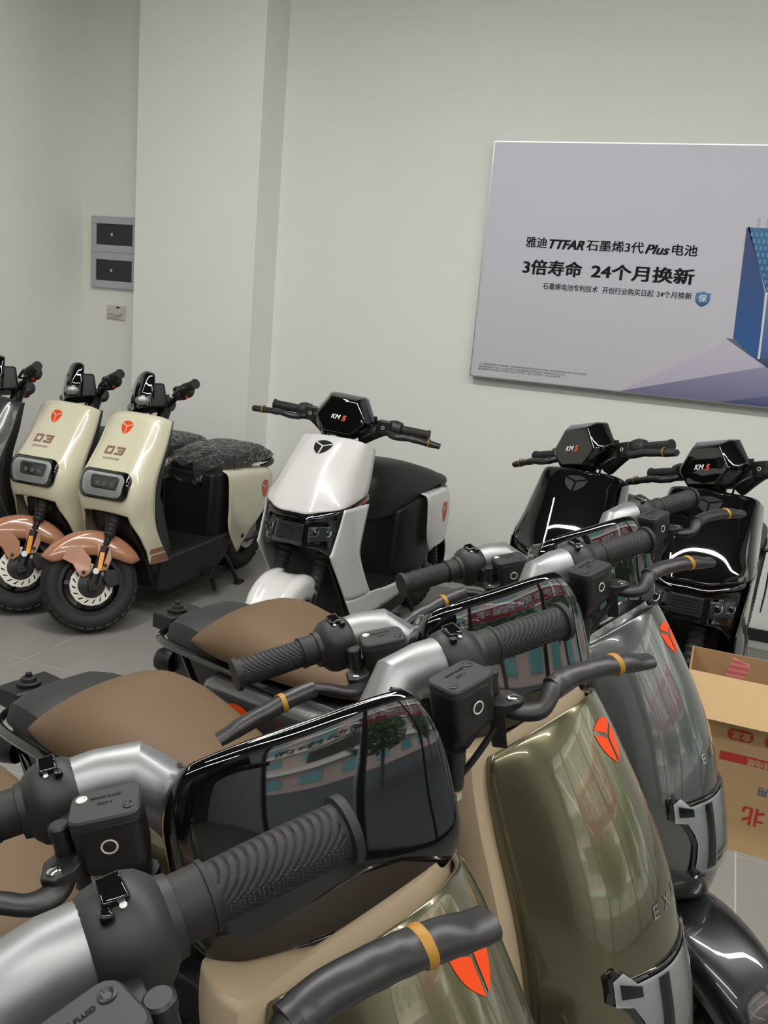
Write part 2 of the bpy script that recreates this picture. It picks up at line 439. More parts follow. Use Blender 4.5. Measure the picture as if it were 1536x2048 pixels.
def grad(name, c0, c1, axis='Z'):
    m = mat(name, c0, .42); nt = m.node_tree; b = nt.nodes['Principled BSDF']; tc = nt.nodes.new('ShaderNodeTexCoord'); sp = nt.nodes.new('ShaderNodeSeparateXYZ'); rp = nt.nodes.new('ShaderNodeValToRGB')
    nt.links.new(tc.outputs['Generated'], sp.inputs[0]); nt.links.new(sp.outputs[axis], rp.inputs[0]); rp.color_ramp.elements[0].color = (*c0, 1); rp.color_ramp.elements[1].color = (*c1, 1)
    nt.links.new(rp.outputs[0], b.inputs['Base Color']); return m
bprint('printed_ground', [(-.516, 1.172), (.15, 1.363), (1.43, 1.30), (1.43, 1.172)], grad('ground_print', (.17, .165, .28), (.32, .31, .45)))
bprint('printed_shade', [(-.041, 1.172), (.22, 1.235), (1.43, 1.24), (1.43, 1.172)], grad('shade_print', (.07, .08, .18), (.16, .16, .33)), 1)
bprint('printed_glow', [(-.516, 1.172), (-.05, 1.46), (.15, 1.363)], grad('glow_print', (.50, .46, .58), (.55, .53, .63)), 1)
bprint('printed_plinth', [(-.057, 1.475), (.152, 1.352), (.30, 1.345), (1.2, 1.40), (1.2, 1.46), (.5, 1.49)], grad('plinth_print', (.04, .05, .10), (.14, .16, .24)), 2)
bprint('printed_battery_side', [(-.047, 1.982), (-.036, 1.99), (.079, 1.70), (.10, 1.395), (.088, 1.39), (-.025, 1.481)], grad('battery_side_print', (.02, .11, .33), (.035, .055, .17)), 3)
bprint('printed_battery_lattice', [(-.042, 1.985), (.62, 1.995), (.62, 1.66), (.085, 1.70)], grad('lattice_print', (.02, .07, .22), (.04, .16, .36)), 3)
bprint('printed_battery_front', [(.085, 1.695), (.62, 1.66), (.62, 1.39), (.105, 1.40)], grad('battery_front_print', (.05, .12, .34), (.12, .22, .45)), 3)
bprint('printed_highlight', [(.084, 1.70), (.092, 1.70), (.108, 1.392), (.098, 1.392)], M['white_ink'], 4)
for k in range(9):
    zz = 1.965 - k * .03
    x0 = -.03 + k * .0135
    for j in range(14):
        xa = x0 + .004 + j * .021 + k * .0; 
        bprint('printed_cell', [(xa, zz), (xa + .012, zz), (xa + .014, zz - .018), (xa + .002, zz - .018)], M['cell_print'] if 'cell_print' in M else M.setdefault('cell_print', mat('cell_print', (.08, .28, .48), .4)), 4)
for xa in (-.005, .035, .3): bprint('printed_terminal', [(xa, 1.985), (xa + .012, 1.985), (xa + .012, 2.03), (xa, 2.03)], M['box_plastic'], 4)
def btext(name, s, x0, x1, z, h, m, bold=0, shear=0, k=1):
    t = text_mb(s, h, bold, shear, 'LEFT'); a = min(v.x for v in t.v); e = max(v.x for v in t.v); sc = (x1 - x0) / (e - a)
    for v in t.v: v.x = (v.x - a) * sc + x0 - BX; v.y, v.z = PF - .0004 * k - v.z, v.y + z - BZ
    obj(name, t, m, bt, flat=True)
btext('lettering', '雅迪', -1.082, -.972, 1.864, .056, M['ink'], .0012)
btext('lettering', 'TTFAR', -.962, -.785, 1.862, .062, M['ink'], .0028, .3)
btext('lettering', '石墨烯3代', -.775, -.497, 1.864, .056, M['ink'], .0012)
btext('lettering', 'Plus', -.49, -.375, 1.862, .062, M['ink'], .0020, .3)
btext('lettering', '电池', -.365, -.247, 1.864, .056, M['ink'], .0012)
btext('lettering', '3倍寿命', -1.083, -.78, 1.741, .078, M['ink'], .0025)
btext('lettering', '24个月换新', -.735, -.243, 1.741, .078, M['ink'], .0025)
btext('lettering', '石墨烯电池专利技术', -.968, -.69, 1.655, .034, M['ink'], .0005)
btext('lettering', '开创行业购买日起', -.668, -.42, 1.655, .034, M['ink'], .0005)
btext('lettering', '24个月换新', -.405, -.241, 1.655, .034, M['ink'], .0005)
btext('small_print', '注：石墨烯电池寿命为实验室数据，实际使用寿命受使用环境及充放电方式影响，请以实际使用情况为准，详见产品说明书', -1.259, -.686, 1.236, .011, M['ink_grey'])
btext('small_print', '石墨烯电池自购买之日起，在正常使用条件下出现质量问题可享受换新服务，换新规则以门店公示为准', -1.259, -.80, 1.222, .011, M['ink_grey'])
btext('small_print', '最终解释权在法律允许范围内归本公司所有，图片仅供参考，请以实物为准', -1.259, -.82, 1.209, .011, M['ink_grey'])
shp = [(-.034, .028), (-.02, .03), (0, .037), (.02, .03), (.034, .028), (.034, -.004), (.028, -.018), (.016, -.029), (0, -.037), (-.016, -.029), (-.028, -.018), (-.034, -.004)]
bprint('printed_shield', [(-.191 + a, 1.648 + c) for a, c in shp], grad('shield_print', (.02, .06, .20), (.10, .28, .52)), 1)
btext('shield_lettering', '保', -.210, -.172, 1.649, .036, M['white_ink'], .0006, 0, 2)

# ================================================================ distribution boxes and switches in the recess
def dist_box(z, label):
    t = thing('distribution_box', label, 'box', (-3.67, WY, z), 0, 'distribution boxes in the wall recess')
    mb = MB(); mb.box((0, -.014, .085), (.345, .028, .045)); mb.box((0, -.014, -.085), (.345, .028, .045)); mb.box((-.155, -.014, 0), (.035, .028, .126)); mb.box((.155, -.014, 0), (.035, .028, .126))
    obj('cover', mb, M['box_plastic'], t, bevel=.003)
    obj('smoked_window', MB().box((0, -.012, 0), (.276, .012, .126)), M['smoke'], t, bevel=.002)
    obj('latch', MB().box((-.02, -.022, .0), (.008, .008, .016)), M['white_ink'], t)
dist_box(1.783, 'grey distribution box with dark window, upper of two in the wall recess')
dist_box(1.568, 'grey distribution box with dark window, lower of two in the wall recess')
t = thing('wall_switch', 'small white switch plate left of the socket below the distribution boxes', 'switch', (-3.697, WY, 1.316))
obj('plate', MB().box((0, -.006, 0), (.066, .012, .086)), M['socket'], t, bevel=.002)
for k in range(2): obj('rocker', MB().box((0, -.014, -.012 - k * .02), (.052, .006, .006)), M['alu'], t)
obj('indicator', MB().cyl((-.01, -.012, .012), (-.01, -.015, .012), .003, 8), M['ink_grey'], t)
t = thing('wall_socket', 'white wall socket with round plug beside the pillar', 'socket', (-3.627, WY, 1.316))
obj('plate', MB().box((0, -.008, 0), (.068, .016, .086)), M['socket'], t, bevel=.002)
obj('plug', MB().lathe([(0, .022), (.02, .022), (.03, .017)], (0, -.016, .0), (0, -1, 0), 16), M['socket'], t)
obj('label_window', MB().box((-.012, -.017, .030), (.024, .003, .009)), M['ink'], t)

# ================================================================ cardboard box with folded-out flap
t = thing('cardboard_box', 'open cardboard box with folded flap and upside down red print on floor', 'box', (.02, 2.56, 0))
W_, D_, H_ = .60, .22, .522
mb = MB(); mb.box((W_ / 2, .002, H_ / 2), (W_, .005, H_)); obj('front_panel', mb, M['card'], t, flat=True)
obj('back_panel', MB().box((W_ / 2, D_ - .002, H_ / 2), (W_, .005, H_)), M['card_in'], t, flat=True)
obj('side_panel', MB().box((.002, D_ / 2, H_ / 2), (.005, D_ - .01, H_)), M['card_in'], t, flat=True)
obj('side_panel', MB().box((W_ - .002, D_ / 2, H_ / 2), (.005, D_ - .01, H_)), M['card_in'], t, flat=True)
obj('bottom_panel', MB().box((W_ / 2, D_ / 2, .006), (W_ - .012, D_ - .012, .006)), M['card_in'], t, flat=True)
fm = MB(); n = 60; rows = []
for j in range(2):
    rows.append([V(W_ * i / n, -.004 - j * .088 + .0012 * math.sin(i * 2.4), H_ + .002 - j * .100) for i in range(n + 1)])
fm.grid(rows); obj('front_flap', fm, M['card'], t, solid=.004, flat=True)
obj('side_flap', MB().box((W_ + .05, D_ / 2, H_ - .03), (.11, D_ - .02, .004), Matrix.Rotation(R(35), 3, 'Y')), M['card'], t, flat=True)
def boxtext(name, s, xr, z, h, m, bold=.001):
    q = text_mb(s, h, bold, 0, 'LEFT')
    for v in q.v: v.x, v.y, v.z = xr - v.x, -.0012 - v.z, z - v.y
    obj(name, q, m, t, flat=True)
obj('red_stripe', MB().box((.33, -.001, .287), (.42, .0015, .026)), M['red_print'], t, flat=True)
boxtext('stripe_lettering', '全铜线电缆', .305, .287, .022, M['card'])
for v_ in t.children:
    if v_.name.startswith('stripe_lettering'): v_.location.y = -.0012
boxtext('lettering', '华商用', .325, .205, .030, M['blue_print'])
boxtext('lettering', '北', .268, .125, .062, M['red_print'], .0016)
obj('red_badge', MB().box((.335, -.001, .12), (.07, .0015, .065)), M['red_print'], t, bevel=.0)
for xx in (.165, .265):
    pl = [(xx + a, .358 + c) for a, c in rrect(.07, .034, .015)]
    obj('red_badge', MB().prism([(p[0], p[1]) for p in pl], (0, -.0003, 0), (1, 0, 0), (0, 0, 1), .0012), M['red_print'], t, flat=True)
    boxtext('badge_lettering', '金龙', xx + .03, .358, .026, M['card'])
for v_ in t.children:
    if v_.name.startswith('badge_lettering'): v_.location.y = -.0014
tp = tag(obj('striped_packing_sheet', MB().box((.095, 2.66, .285), (.05, .012, .53), Matrix.Rotation(R(14), 3, 'Y')), M['red_print']), 'pink and red striped packing sheet standing inside the open cardboard box', 'packaging')
m = M['stripe'] = mat('pink_stripes', (.5, .1, .1), .6); nt = m.node_tree; b = nt.nodes['Principled BSDF']
wv = nt.nodes.new('ShaderNodeTexWave'); wv.inputs['Scale'].default_value = 18; wv.bands_direction = 'Z'; tc = nt.nodes.new('ShaderNodeTexCoord'); rp = nt.nodes.new('ShaderNodeValToRGB')
rp.color_ramp.elements[0].color = (.45, .10, .10, 1); rp.color_ramp.elements[1].color = (.62, .22, .21, 1)
nt.links.new(tc.outputs['Object'], wv.inputs[0]); nt.links.new(wv.outputs[0], rp.inputs[0]); nt.links.new(rp.outputs[0], b.inputs['Base Color'])
tp.data.materials[0] = m
# ================================================================ parts shared by the scooters
def T(*a): return Matrix.Translation(Vector(a))
def rot_about(p, axis, a): return T(*p) @ Matrix.Rotation(a, 4, Vector(axis)) @ T(*[-q for q in p])
_cache = {}
def cached(key, fn):
    if key not in _cache: _cache[key] = fn()
    return _cache[key]

def tyre_mesh(Rr, wd):
    def mk():
        r0 = Rr - .075; pr = [(-wd * .36, r0), (-wd * .5, r0 + .022), (-wd * .5, Rr - .03), (-wd * .40, Rr - .012), (-wd * .2, Rr - .002), (0, Rr), (wd * .2, Rr - .002), (wd * .40, Rr - .012), (wd * .5, Rr - .03), (wd * .5, r0 + .022), (wd * .36, r0), (-wd * .36, r0)]
        mb = MB().lathe(pr, (0, 0, 0), (0, 1, 0), 56, cap=False)
        return mb.mesh('tyre')
    return cached(('tyre', Rr, wd), mk)
def tread_mesh(Rr, wd):
    def mk():
        mb = MB(); n = 30
        for k in range(n):
            a = 2 * PI * k / n
            for s in (-1, 1):
                # raised shoulder blocks
                rt = Matrix.Rotation(a + s * .03, 3, 'Y') @ Matrix.Rotation(s * R(24), 3, 'X')
                c = rt @ V(0, 0, 0)
                mb.box(Matrix.Rotation(a + s * .03, 3, 'Y') @ V(0, s * wd * .36, Rr - .0105), (.028, wd * .26, .006), Matrix.Rotation(a + s * .03, 3, 'Y') @ Matrix.Rotation(-s * R(24), 3, 'X'))
        return mb.mesh('tread')
    return cached(('tread', Rr, wd), mk)
def rim_mesh(Rr, wd):
    def mk():
        r0 = Rr - .072
        mb = MB().lathe([(-wd * .40, r0 + .004), (-wd * .40, r0 - .012), (-wd * .25, r0 - .022), (wd * .25, r0 - .022), (wd * .40, r0 - .012), (wd * .40, r0 + .004), (-wd * .40, r0 + .004)], (0, 0, 0), (0, 1, 0), 48, cap=False)
        for k in range(5):
            a = 2 * PI * k / 5 + .2; d = V(math.cos(a), 0, math.sin(a)); 
            mb.tube([d * .025, d * (r0 - .015)], [.020, .015], 6, flat=1.3)
        mb.lathe([(-.045, .02), (-.045, .032), (.045, .032), (.045, .02)], (0, 0, 0), (0, 1, 0), 20)
        return mb.mesh('rim')
    return cached(('rim', Rr, wd), mk)
def disc_mesh(ro, ri):
    def mk():
        mb = MB(); n = 16
        # ring with slanted slots: built as sectors with a slot gap between inner and outer halves
        def pt(a, r, y): return V(r * math.cos(a), y, r * math.sin(a))
        for y in (-.002, .002):
            for k in range(n):
                a0 = 2 * PI * k / n; a1 = 2 * PI * (k + 1) / n; sl = .16
                rr = [ri, ri + (ro - ri) * .28, ri + (ro - ri) * .74, ro]
                def q(a, b, r0, r1, s0, s1):
                    mb.add([pt(a + s0, r0, y), pt(b + s0, r0, y), pt(b + s1, r1, y), pt(a + s1, r1, y)], [(0, 1, 2, 3)])
                w = (a1 - a0)
                q(a0, a1, rr[0], rr[1], 0, 0); q(a0, a1, rr[2], rr[3], sl, sl)
                q(a0, a0 + w * .74, rr[1], rr[2], 0, sl)
        mb.lathe([(-.002, ro), (.002, ro)], (0, 0, 0), (0, 1, 0), 54, cap=False); mb.lathe([(-.002, ri), (.002, ri)], (0, 0, 0), (0, 1, 0), 54, cap=False)
        return mb.mesh('brake_disc')
    return cached(('disc', ro, ri), mk)
def wheel(root, M0, c, Rr=.207, wd=.09, disc=None, disc_y=.055, spokes=True):
    Mw = M0 @ T(*c)
    t = obj('tyre', tyre_mesh(Rr, wd), M['tyre'], root, Mw)
    obj('tread', tread_mesh(Rr, wd), M['tyre'], t, flat=True)['kind'] = 'stuff'
    obj('rim', rim_mesh(Rr, wd), M['black'], root, Mw)
    if disc:
        d = obj('brake_disc', disc_mesh(disc, disc * .62), M['steel'], root, Mw @ T(0, disc_y, 0), flat=True)
        obj('disc_carrier', MB().lathe([(-.004, .02), (-.004, disc * .64), (.003, disc * .64), (.006, disc * .4), (.012, .02)], (0, 0, 0), (0, 1, 0), 24), M['dark_badge'], d)
        for k in range(6):
            a = PI * k / 3; obj('disc_bolt', cached('dbolt', lambda: MB().cyl((0, 0, 0), (0, .007, 0), .006, 8).mesh('disc_bolt')), M['black'], d, T(math.cos(a) * disc * .5, 0, math.sin(a) * disc * .5))

def grip_mesh(r, L):
    """grip along +y from 0 to L with chevron grooves and end flange"""
    def mk():
        n, k = 96, 110; rings = []
        for i in range(k + 1):
            y = L * i / k; t = i / k; ring = []
            for j in range(n):
                a = 2 * PI * j / n; rr = r * (1 + .05 * math.sin(PI * t))
                # herringbone: arcs meeting along two seams
                q = abs(((a / PI) % 1.0) - .5) * 2
                ph = (y / .0062) + (1 - math.sqrt(max(0, 1 - q * q))) * 5.0
                g = max(0, math.sin(2 * PI * ph) - .35)
                if .05 < t < .9: rr -= .0019 * g
                if t > .93: rr = r * 1.22
                ring.append(V(rr * math.cos(a), y, rr * math.sin(a)))
            rings.append(ring)
        mb = MB(); mb.loft(rings); 
        return mb.mesh('grip')
    return cached(('grip', r, L), mk)
def side(mb, sg):
    """mirror a mesh built on the left (+y) side to the right"""
    if sg < 0:
        for v in mb.v: v.y = -v.y
    return mb

def wrinkle(path, r, rng, n=14, k=22, amp=.18, flat=.75):
    P = cr(path, k); rr = []
    mb = MB(); t0 = P[0]
    rad = [r * (1 + amp * .5 * math.sin(i * 1.7 + rng.random() * 1.5) * rng.random()) for i in range(len(P))]
    mb.tube(P, rad, n, True, flat)
    for v in mb.v:
        a = math.sin(v.y * 170 + v.x * 90) * math.sin(v.z * 260 + v.y * 60)
        v += V(a, 0, a) * r * amp * .35
    return mb

def gaiter(mb, a, b, r0, r1, n=9):
    a, b = Vector(a), Vector(b); L = (b - a).length; pr = []
    for i in range(n):
        t = i / n; rr = r0 + (r1 - r0) * t
        pr += [(L * t, rr * .82), (L * (t + .5 / n), rr)]
    pr.append((L, r1 * .8))
    return mb.lathe(pr, a, b - a, 18)

def fender_mb(c, Rr, a0, a1, wd, drop=.05, n=18, m=8, tip=1.0, flat_top=.5):
    """arched mudguard around wheel centre c; angles in degrees measured from +x (front) upward"""
    rows = []
    for i in range(n + 1):
        t = i / n; a = R(a0 + (a1 - a0) * t); k = math.sin(PI * min(1, max(0, t * .94 + .03))) ** .35
        row = []
        for j in range(-m, m + 1):
            u = j / m; w = wd * (.55 + .45 * k) * tip; y = w * math.sin(u * PI / 2) ; dz = drop * (1 - math.cos(abs(u) ** flat_top ** -1 * PI / 2)) * k
            rr = Rr - dz
            row.append(Vector(c) + V(rr * math.cos(a), y, rr * math.sin(a)))
        rows.append(row)
    return MB().grid(rows)

def center_stand(root, x, z0=.22, hw=.13, m='black'):
    mb = MB()
    for s in (-1, 1):
        mb.tube([(x, s * .07, z0), (x - .02, s * hw * .8, .10), (x - .05, s * hw, .012)], [.014, .013, .012], 8)
        mb.box((x - .055, s * (hw + .004), .008), (.06, .03, .014))
    mb.tube([(x - .02, -hw * .8, .10), (x - .02, hw * .8, .10)], .011, 8)
    obj('centre_stand', mb, M[m], root)
def brake_hose(root, M0, pts, r=.004, name='brake_hose'):
    obj(name, MB().tube(cr(pts, 6), r, 6), M['black'], root, M0)
# ================================================================ foreground scooters (retro model with brown seat)
BZ_ = 1.042                       # height of the handlebar centre
A_YAW = R(-33.4 + 20.589)         # body heading of the row
BAR = Matrix.Rotation(R(-62.64 + 33.4), 4, 'Z') @ Matrix.Rotation(R(12.6), 4, 'X')
_yb = BAR.to_3x3() @ V(0, 1, 0)
_d = -math.acos(max(-1, min(1, _yb.y))); _rk = math.atan2(_yb.z, _yb.x)
A_AX = V(-math.sin(_rk), 0, math.cos(_rk))
M_BAR = T(0, 0, BZ_) @ BAR
M_FORK = rot_about((0, 0, BZ_), A_AX, _d)

def retro(paint, label, loc, fender):
    root = thing('electric_scooter', label, 'scooter', loc, A_YAW, 'retro scooters in the foreground row')
    P = M[paint]
    z = lambda q: (q[0], q[1], q[2] + BZ_)
    # ---- front panel
    half = [
     [(.205, 0, -.088), (.196, .05, -.096), (.168, .10, -.12), (.132, .142, -.15)],
     [(.212, 0, -.095), (.203, .05, -.103), (.176, .103, -.128), (.136, .148, -.158)],
     [(.229, 0, -.12), (.222, .05, -.128), (.194, .105, -.152), (.144, .155, -.186)],
     [(.262, 0, -.17), (.255, .05, -.177), (.224, .108, -.20), (.163, .161, -.238)],
     [(.294, 0, -.22), (.286, .05, -.226), (.252, .112, -.25), (.184, .166, -.285)],
     [(.326, 0, -.28), (.317, .055, -.285), (.278, .117, -.305), (.205, .170, -.335)],
     [(.350, 0, -.335), (.340, .055, -.34), (.298, .120, -.355), (.220, .172, -.38)],
     [(.372, 0, -.41), (.361, .055, -.41), (.318, .123, -.42), (.235, .172, -.44)],
     [(.390, 0, -.48), (.379, .055, -.48), (.331, .118, -.485), (.242, .165, -.50)],
     [(.399, 0, -.55), (.387, .050, -.55), (.334, .105, -.55), (.244, .150, -.555)],
     [(.386, 0, -.612), (.370, .040, -.61), (.322, .085, -.605), (.238, .130, -.60)],
     [(.350, 0, -.632), (.338, .035, -.63), (.30, .070, -.622), (.232, .112, -.615)]]
    half = [[z(p) for p in r] for r in half]
    pm = MB().patch(mirror(half), 4, 5); bv = pm.bvh()
    fp = obj('front_panel', pm, P, root, solid=.009, soff=-1)
    me = fp.data
    # ---- beige leg shield behind the panel
    rings = []
    for i, r in enumerate(half):
        e = Vector(r[3]); c = Vector(r[0]); q = Vector(r[2]); k = Vector(r[1])
        hz = [V(c.x - .020, 0, c.z - .004), V(k.x - .020, k.y, k.z - .004), V(q.x - .018, q.y, q.z - .003), V(e.x - .008, e.y + .004, e.z), V(e.x - .012, e.y + .020, e.z + .008), V(e.x - .03, e.y + .026, e.z + .012),
              V(e.x - .065, e.y + .010, e.z + .010), V(e.x - .085, e.y * .72, e.z), V(e.x - .09, e.y * .3, e.z - .005)]
        if i == 0:
            for p in hz[:4]: p.z += .006
        full = hz + [V(p.x, -p.y, p.z) for p in reversed(hz[1:])]
        rings.append(full)
    ls = MB(); n = len(rings[0]); cols = [cr([rg[j] for rg in rings], 3) for j in range(n)]
    ls.loft([[c[i] for c in cols] for i in range(len(cols[0]))])
    obj('leg_shield', ls, M['beige'] if paint == 'champagne' else P, root, sharp=50)
    # recess round the steering column
    obj('column_recess', MB().lathe([(0, .055), (.02, .062), (.022, .05)], (.085, 0, BZ_ - .155), (.2, 0, 1), 20), M['black'], root)
    # ---- emblem, letters, head lamp
    U, W = V(0, 1, 0), V(-.52, 0, .85)
    obj_l = decal('emblem', logo_mb(.060, .064, .84), (.24, 0, BZ_ - .142), U, W, bv, M['orange'], root, off=.0008)
    W2 = V(-.30, 0, .95)
    decal('lettering', text_mb('E X P O', .026, .0004, 0, 'CENTER', 1.35), (.35, .014, BZ_ - .335), U, W2, bv, M['chrome'], root, off=.0010)
    W3 = V(-.2, 0, .98); oc = (.37, 0, BZ_ - .455)
    def tee(g):
        w, s, t, b = .118 + g, .080 + g, .052 + g, -.088 - g
        return [(-w, t + .012), (-w + .012, t + .02), (-s - .01, t), (s + .01, t), (w - .012, t + .02), (w, t + .012), (w, t - .022), (w - .02, t - .032 - g), (s + .006, t - .056 - g), (s, t - .075 - g), (s, b + .015), (s - .015, b), (-s + .015, b), (-s, b + .015), (-s, t - .075 - g), (-s - .006, t - .056 - g), (-w + .02, t - .032 - g), (-w, t - .022)]
    hl = decal('head_lamp', poly_mb([tee(.006)]), oc, U, W3, bv, M['gloss_black'], root, off=.003, solid=.003)
    decal('lamp_reflector', poly_mb([tee(-.003)]), oc, U, W3, bv, M['lamp_chrome'], hl, off=.0045)
    decal('lamp_insert', poly_mb([[(-.109, .056), (-.082, .044), (-.082, .030), (-.109, .036)], [(.109, .056), (.109, .036), (.082, .030), (.082, .044)], [(-.056, .044), (-.036, .044), (-.036, -.078), (-.056, -.078)], [(.036, .044), (.056, .044), (.056, -.078), (.036, -.078)], [(-.030, -.055), (.030, -.055), (.030, -.060), (-.030, -.060)], [(-.030, -.068), (.030, -.068), (.030, -.073), (-.030, -.073)]]), oc, U, W3, bv, M['smoke'], hl, off=.0056)
    decal('lamp_glass', poly_mb([tee(-.001)]), oc, U, W3, bv, M['lens'], hl, off=.0085)
    # ---- fork, front wheel, mudguard (turn with the handlebar)
    ax = V(.405, 0, .202); ct = V(0, 0, BZ_); dr = (V(math.sin(_rk), 0, -math.cos(_rk)))
    mb = MB()
    for s in (-1, 1):
        top = ct + dr * .40 + V(.035, s * .075, 0); bt = V(ax.x, s * .075, ax.z)
        mb.tube([top, bt], [.016, .016], 12); mb.tube([bt + V(-.03, 0, .13), bt], [.022, .024], 12)
    mb.tube([ct + dr * .06, ct + dr * .48], .026, 14); mb.box(ct + dr * .46 + V(.02, 0, 0), (.06, .19, .035)); mb.cyl((ax.x, -.1, ax.z), (ax.x, .1, ax.z), .010)
    obj('fork', mb, M['black'], root, M_FORK)
    for s in (-1, 1):
        a = ct + dr * .48 + V(.038, s * .075, 0); b = a.lerp(V(ax.x, s * .075, ax.z), .55)
        obj('fork_gaiter', gaiter(MB(), a, b, .034, .028), M['rubber'], root, M_FORK)
    wheel(root, M_FORK, ax, .202, disc=.085)
    obj('front_mudguard', fender_mb(ax, .224, 12, 150, .080, .06), M[fender], root, M_FORK, solid=.004)
    # ---- floor, rear body, seat
    obj('floorboard', MB().loft([[V(.15, s * a, b) for s, a, b in ((-1, .13, .30), (1, .13, .30), (1, .11, .20), (-1, .11, .20))], [V(-.05, s * a, b) for s, a, b in ((-1, .17, .30), (1, .17, .30), (1, .14, .18), (-1, .14, .18))], [V(-.42, s * a, b) for s, a, b in ((-1, .17, .30), (1, .17, .30), (1, .14, .18), (-1, .14, .18))]]), M['black_soft'], root, bevel=.008)
    def ring(x, w, zt, zb): return [V(x, w, zt), V(x, -w, zt), V(x, -w * .9, zb), V(x, w * .9, zb)]
    obj('rear_body', MB().loft([ring(-.33, .12, .56, .29), ring(-.42, .135, .575, .27), ring(-.70, .135, .575, .33), ring(-.93, .11, .58, .44), ring(-1.02, .08, .585, .50)]), M['black'], root, bevel=.01)
    sr = []
    # station: x, top height at the centre line, half width, edge height
    for x, zt, hw, ze in ((-.335, -.43, .055, -.465), (-.35, -.385, .08, -.452), (-.42, -.355, .125, -.452), (-.52, -.33, .155, -.450), (-.62, -.308, .170, -.448), (-.70, -.302, .172, -.445), (-.77, -.325, .168, -.440), (-.82, -.365, .155, -.436), (-.845, -.41, .14, -.436)):
        x = x - .028; zt = zt - .021 * (1 if zt > -.40 else .4)
        h = [V(x, 0, BZ_ + zt), V(x, hw * .45, BZ_ + zt - .004), V(x, hw * .78, BZ_ + zt - (zt - ze) * .22), V(x, hw * .97, BZ_ + zt - (zt - ze) * .60), V(x, hw * .985, BZ_ + ze), V(x, hw * .6, BZ_ + ze - .012), V(x, hw * .25, BZ_ + ze - .014)]
        sr.append(h + [V(p.x, -p.y, p.z) for p in reversed(h[1:])])
    sm = MB(); cols = [cr([rg[j] for rg in sr], 3) for j in range(len(sr[0]))]; sm.loft([[c[i] for c in cols] for i in range(len(cols[0]))])
    obj('seat', sm, M['seat_brown'], root, sub=1, sharp=80)
    sr = []
    for x, zt, hw in ((-.77, -.44, .125), (-.79, -.415, .132), (-.86, -.390, .134), (-.92, -.388, .130), (-.955, -.394, .124), (-.975, -.406, .117), (-.983, -.424, .111), (-.985, -.448, .107), (-.9855, -.452, .102)):
        h = [V(x, 0, BZ_ + zt), V(x, hw * .6, BZ_ + zt - .003), V(x, hw * .92, BZ_ + zt - .018), V(x, hw, BZ_ - .455), V(x, hw * .8, BZ_ - .475), V(x, 0, BZ_ - .475)]
        sr.append(h[:-1] + [h[-1]] + [V(p.x, -p.y, p.z) for p in reversed(h[1:-1])])
    cm = MB(); cols = [cr([rg[j] for rg in sr], 3) for j in range(len(sr[0]))]; cm.loft([[c[i] for c in cols] for i in range(len(cols[0]))])
    obj('pillion_cushion', cm, M['seat_grey'], root, sharp=60, bevel=.006)
    rk = obj('rear_bracket', MB().box((-1.06, 0, BZ_ - .455), (.075, .12, .045)), M['black'], root, bevel=.004)
    obj('bracket_knob', MB().lathe([(0, .026), (.008, .026), (.010, .018), (.018, .016), (.02, .008), (.028, .007)], (-1.055, -.01, BZ_ - .433), (0, 0, 1), 18), M['black'], rk)
    rl = MB()
    for s in (-1, 1):
        rl.tube(cr([(-.55, s * .150, BZ_ - .466), (-.80, s * .155, BZ_ - .458), (-.97, s * .135, BZ_ - .462), (-1.035, s * .07, BZ_ - .47), (-1.04, 0, BZ_ - .472)], 4), .010, 8)
        rl.tube([(-.88, s * .15, BZ_ - .462), (-.78, s * .15, BZ_ - .60)], .008, 8)
    obj('grab_rail', rl, M['gloss_black'], root)
    obj('tail_lamp', MB().lathe([(0, .05), (.035, .052), (.05, .045), (.055, .03)], (-.985, 0, BZ_ - .545), (-1, 0, 0), 20), M['red'], root)
    for s in (-1, 1): obj('rear_indicator', MB().lathe([(0, .03), (.03, .034), (.045, .028), (.05, .012)], (-.98, s * .085, BZ_ - .535), (-1, s * .3, 0), 18), M['black'], root)
    # painted side panels
    for s in (-1, 1):
        rows = []
        for x, k in ((-.38, 0), (-.42, .3), (-.50, .8), (-.60, 1), (-.68, 1), (-.735, 1), (-.765, .9)):
            sh = .012 if x > -.74 else 0; zt = BZ_ - .484
            rows.append([V(x + .02, s * .128, zt + .010), V(x, s * (.162 + .004 * k), zt - .000), V(x - .004, s * (.177 + .006 * k), zt - .018), V(x - .012, s * (.180 + .006 * k), zt - .055), V(x - .022, s * (.180 + .005 * k), zt - .12), V(x - .02 + .05 * (x < -.7), s * .168, zt - .20)])
        sp = MB().patch(rows, 3, 3)
        o = obj('side_panel', sp, P, root, solid=.005, soff=0)
        decal('side_emblem', logo_mb(.105, .105), (-.655, s * .19, BZ_ - .566), V(-s, 0, 0), V(0, 0, 1), sp.bvh(), M['orange'], root, off=.0035)
    wheel(root, Matrix(), (-.835, 0, .226), disc=.085)
    obj('swing_arm', MB().tube([(-.35, 0, .24), (-.55, .10, .22), (-.835, .10, .226)], [.03, .025, .02], 8).tube([(-.55, -.10, .22), (-.835, -.10, .226)], [.025, .02], 8).tube([(-.35, 0, .24), (-.55, -.10, .22)], .025, 8), M['black'], root)
    obj('rear_mudguard', fender_mb((-.835, 0, .226), .24, 40, 170, .08, .05), M['black'], root, solid=.004)
    center_stand(root, -.45)
    # ================= handlebar assembly
    B = M_BAR
    hb = MB()
    hb.loft([[V(.092, s * a, b) for s, a, b in ((-1, .095, .036), (1, .095, .036), (1, .11, -.09), (-1, .11, -.09))], [V(.0, s * a, b) for s, a, b in ((-1, .085, -.028), (1, .085, -.028), (1, .085, -.10), (-1, .085, -.10))], [V(-.03, s * a, b) for s, a, b in ((-1, .06, -.05), (1, .06, -.05), (1, .06, -.10), (-1, .06, -.10))]])
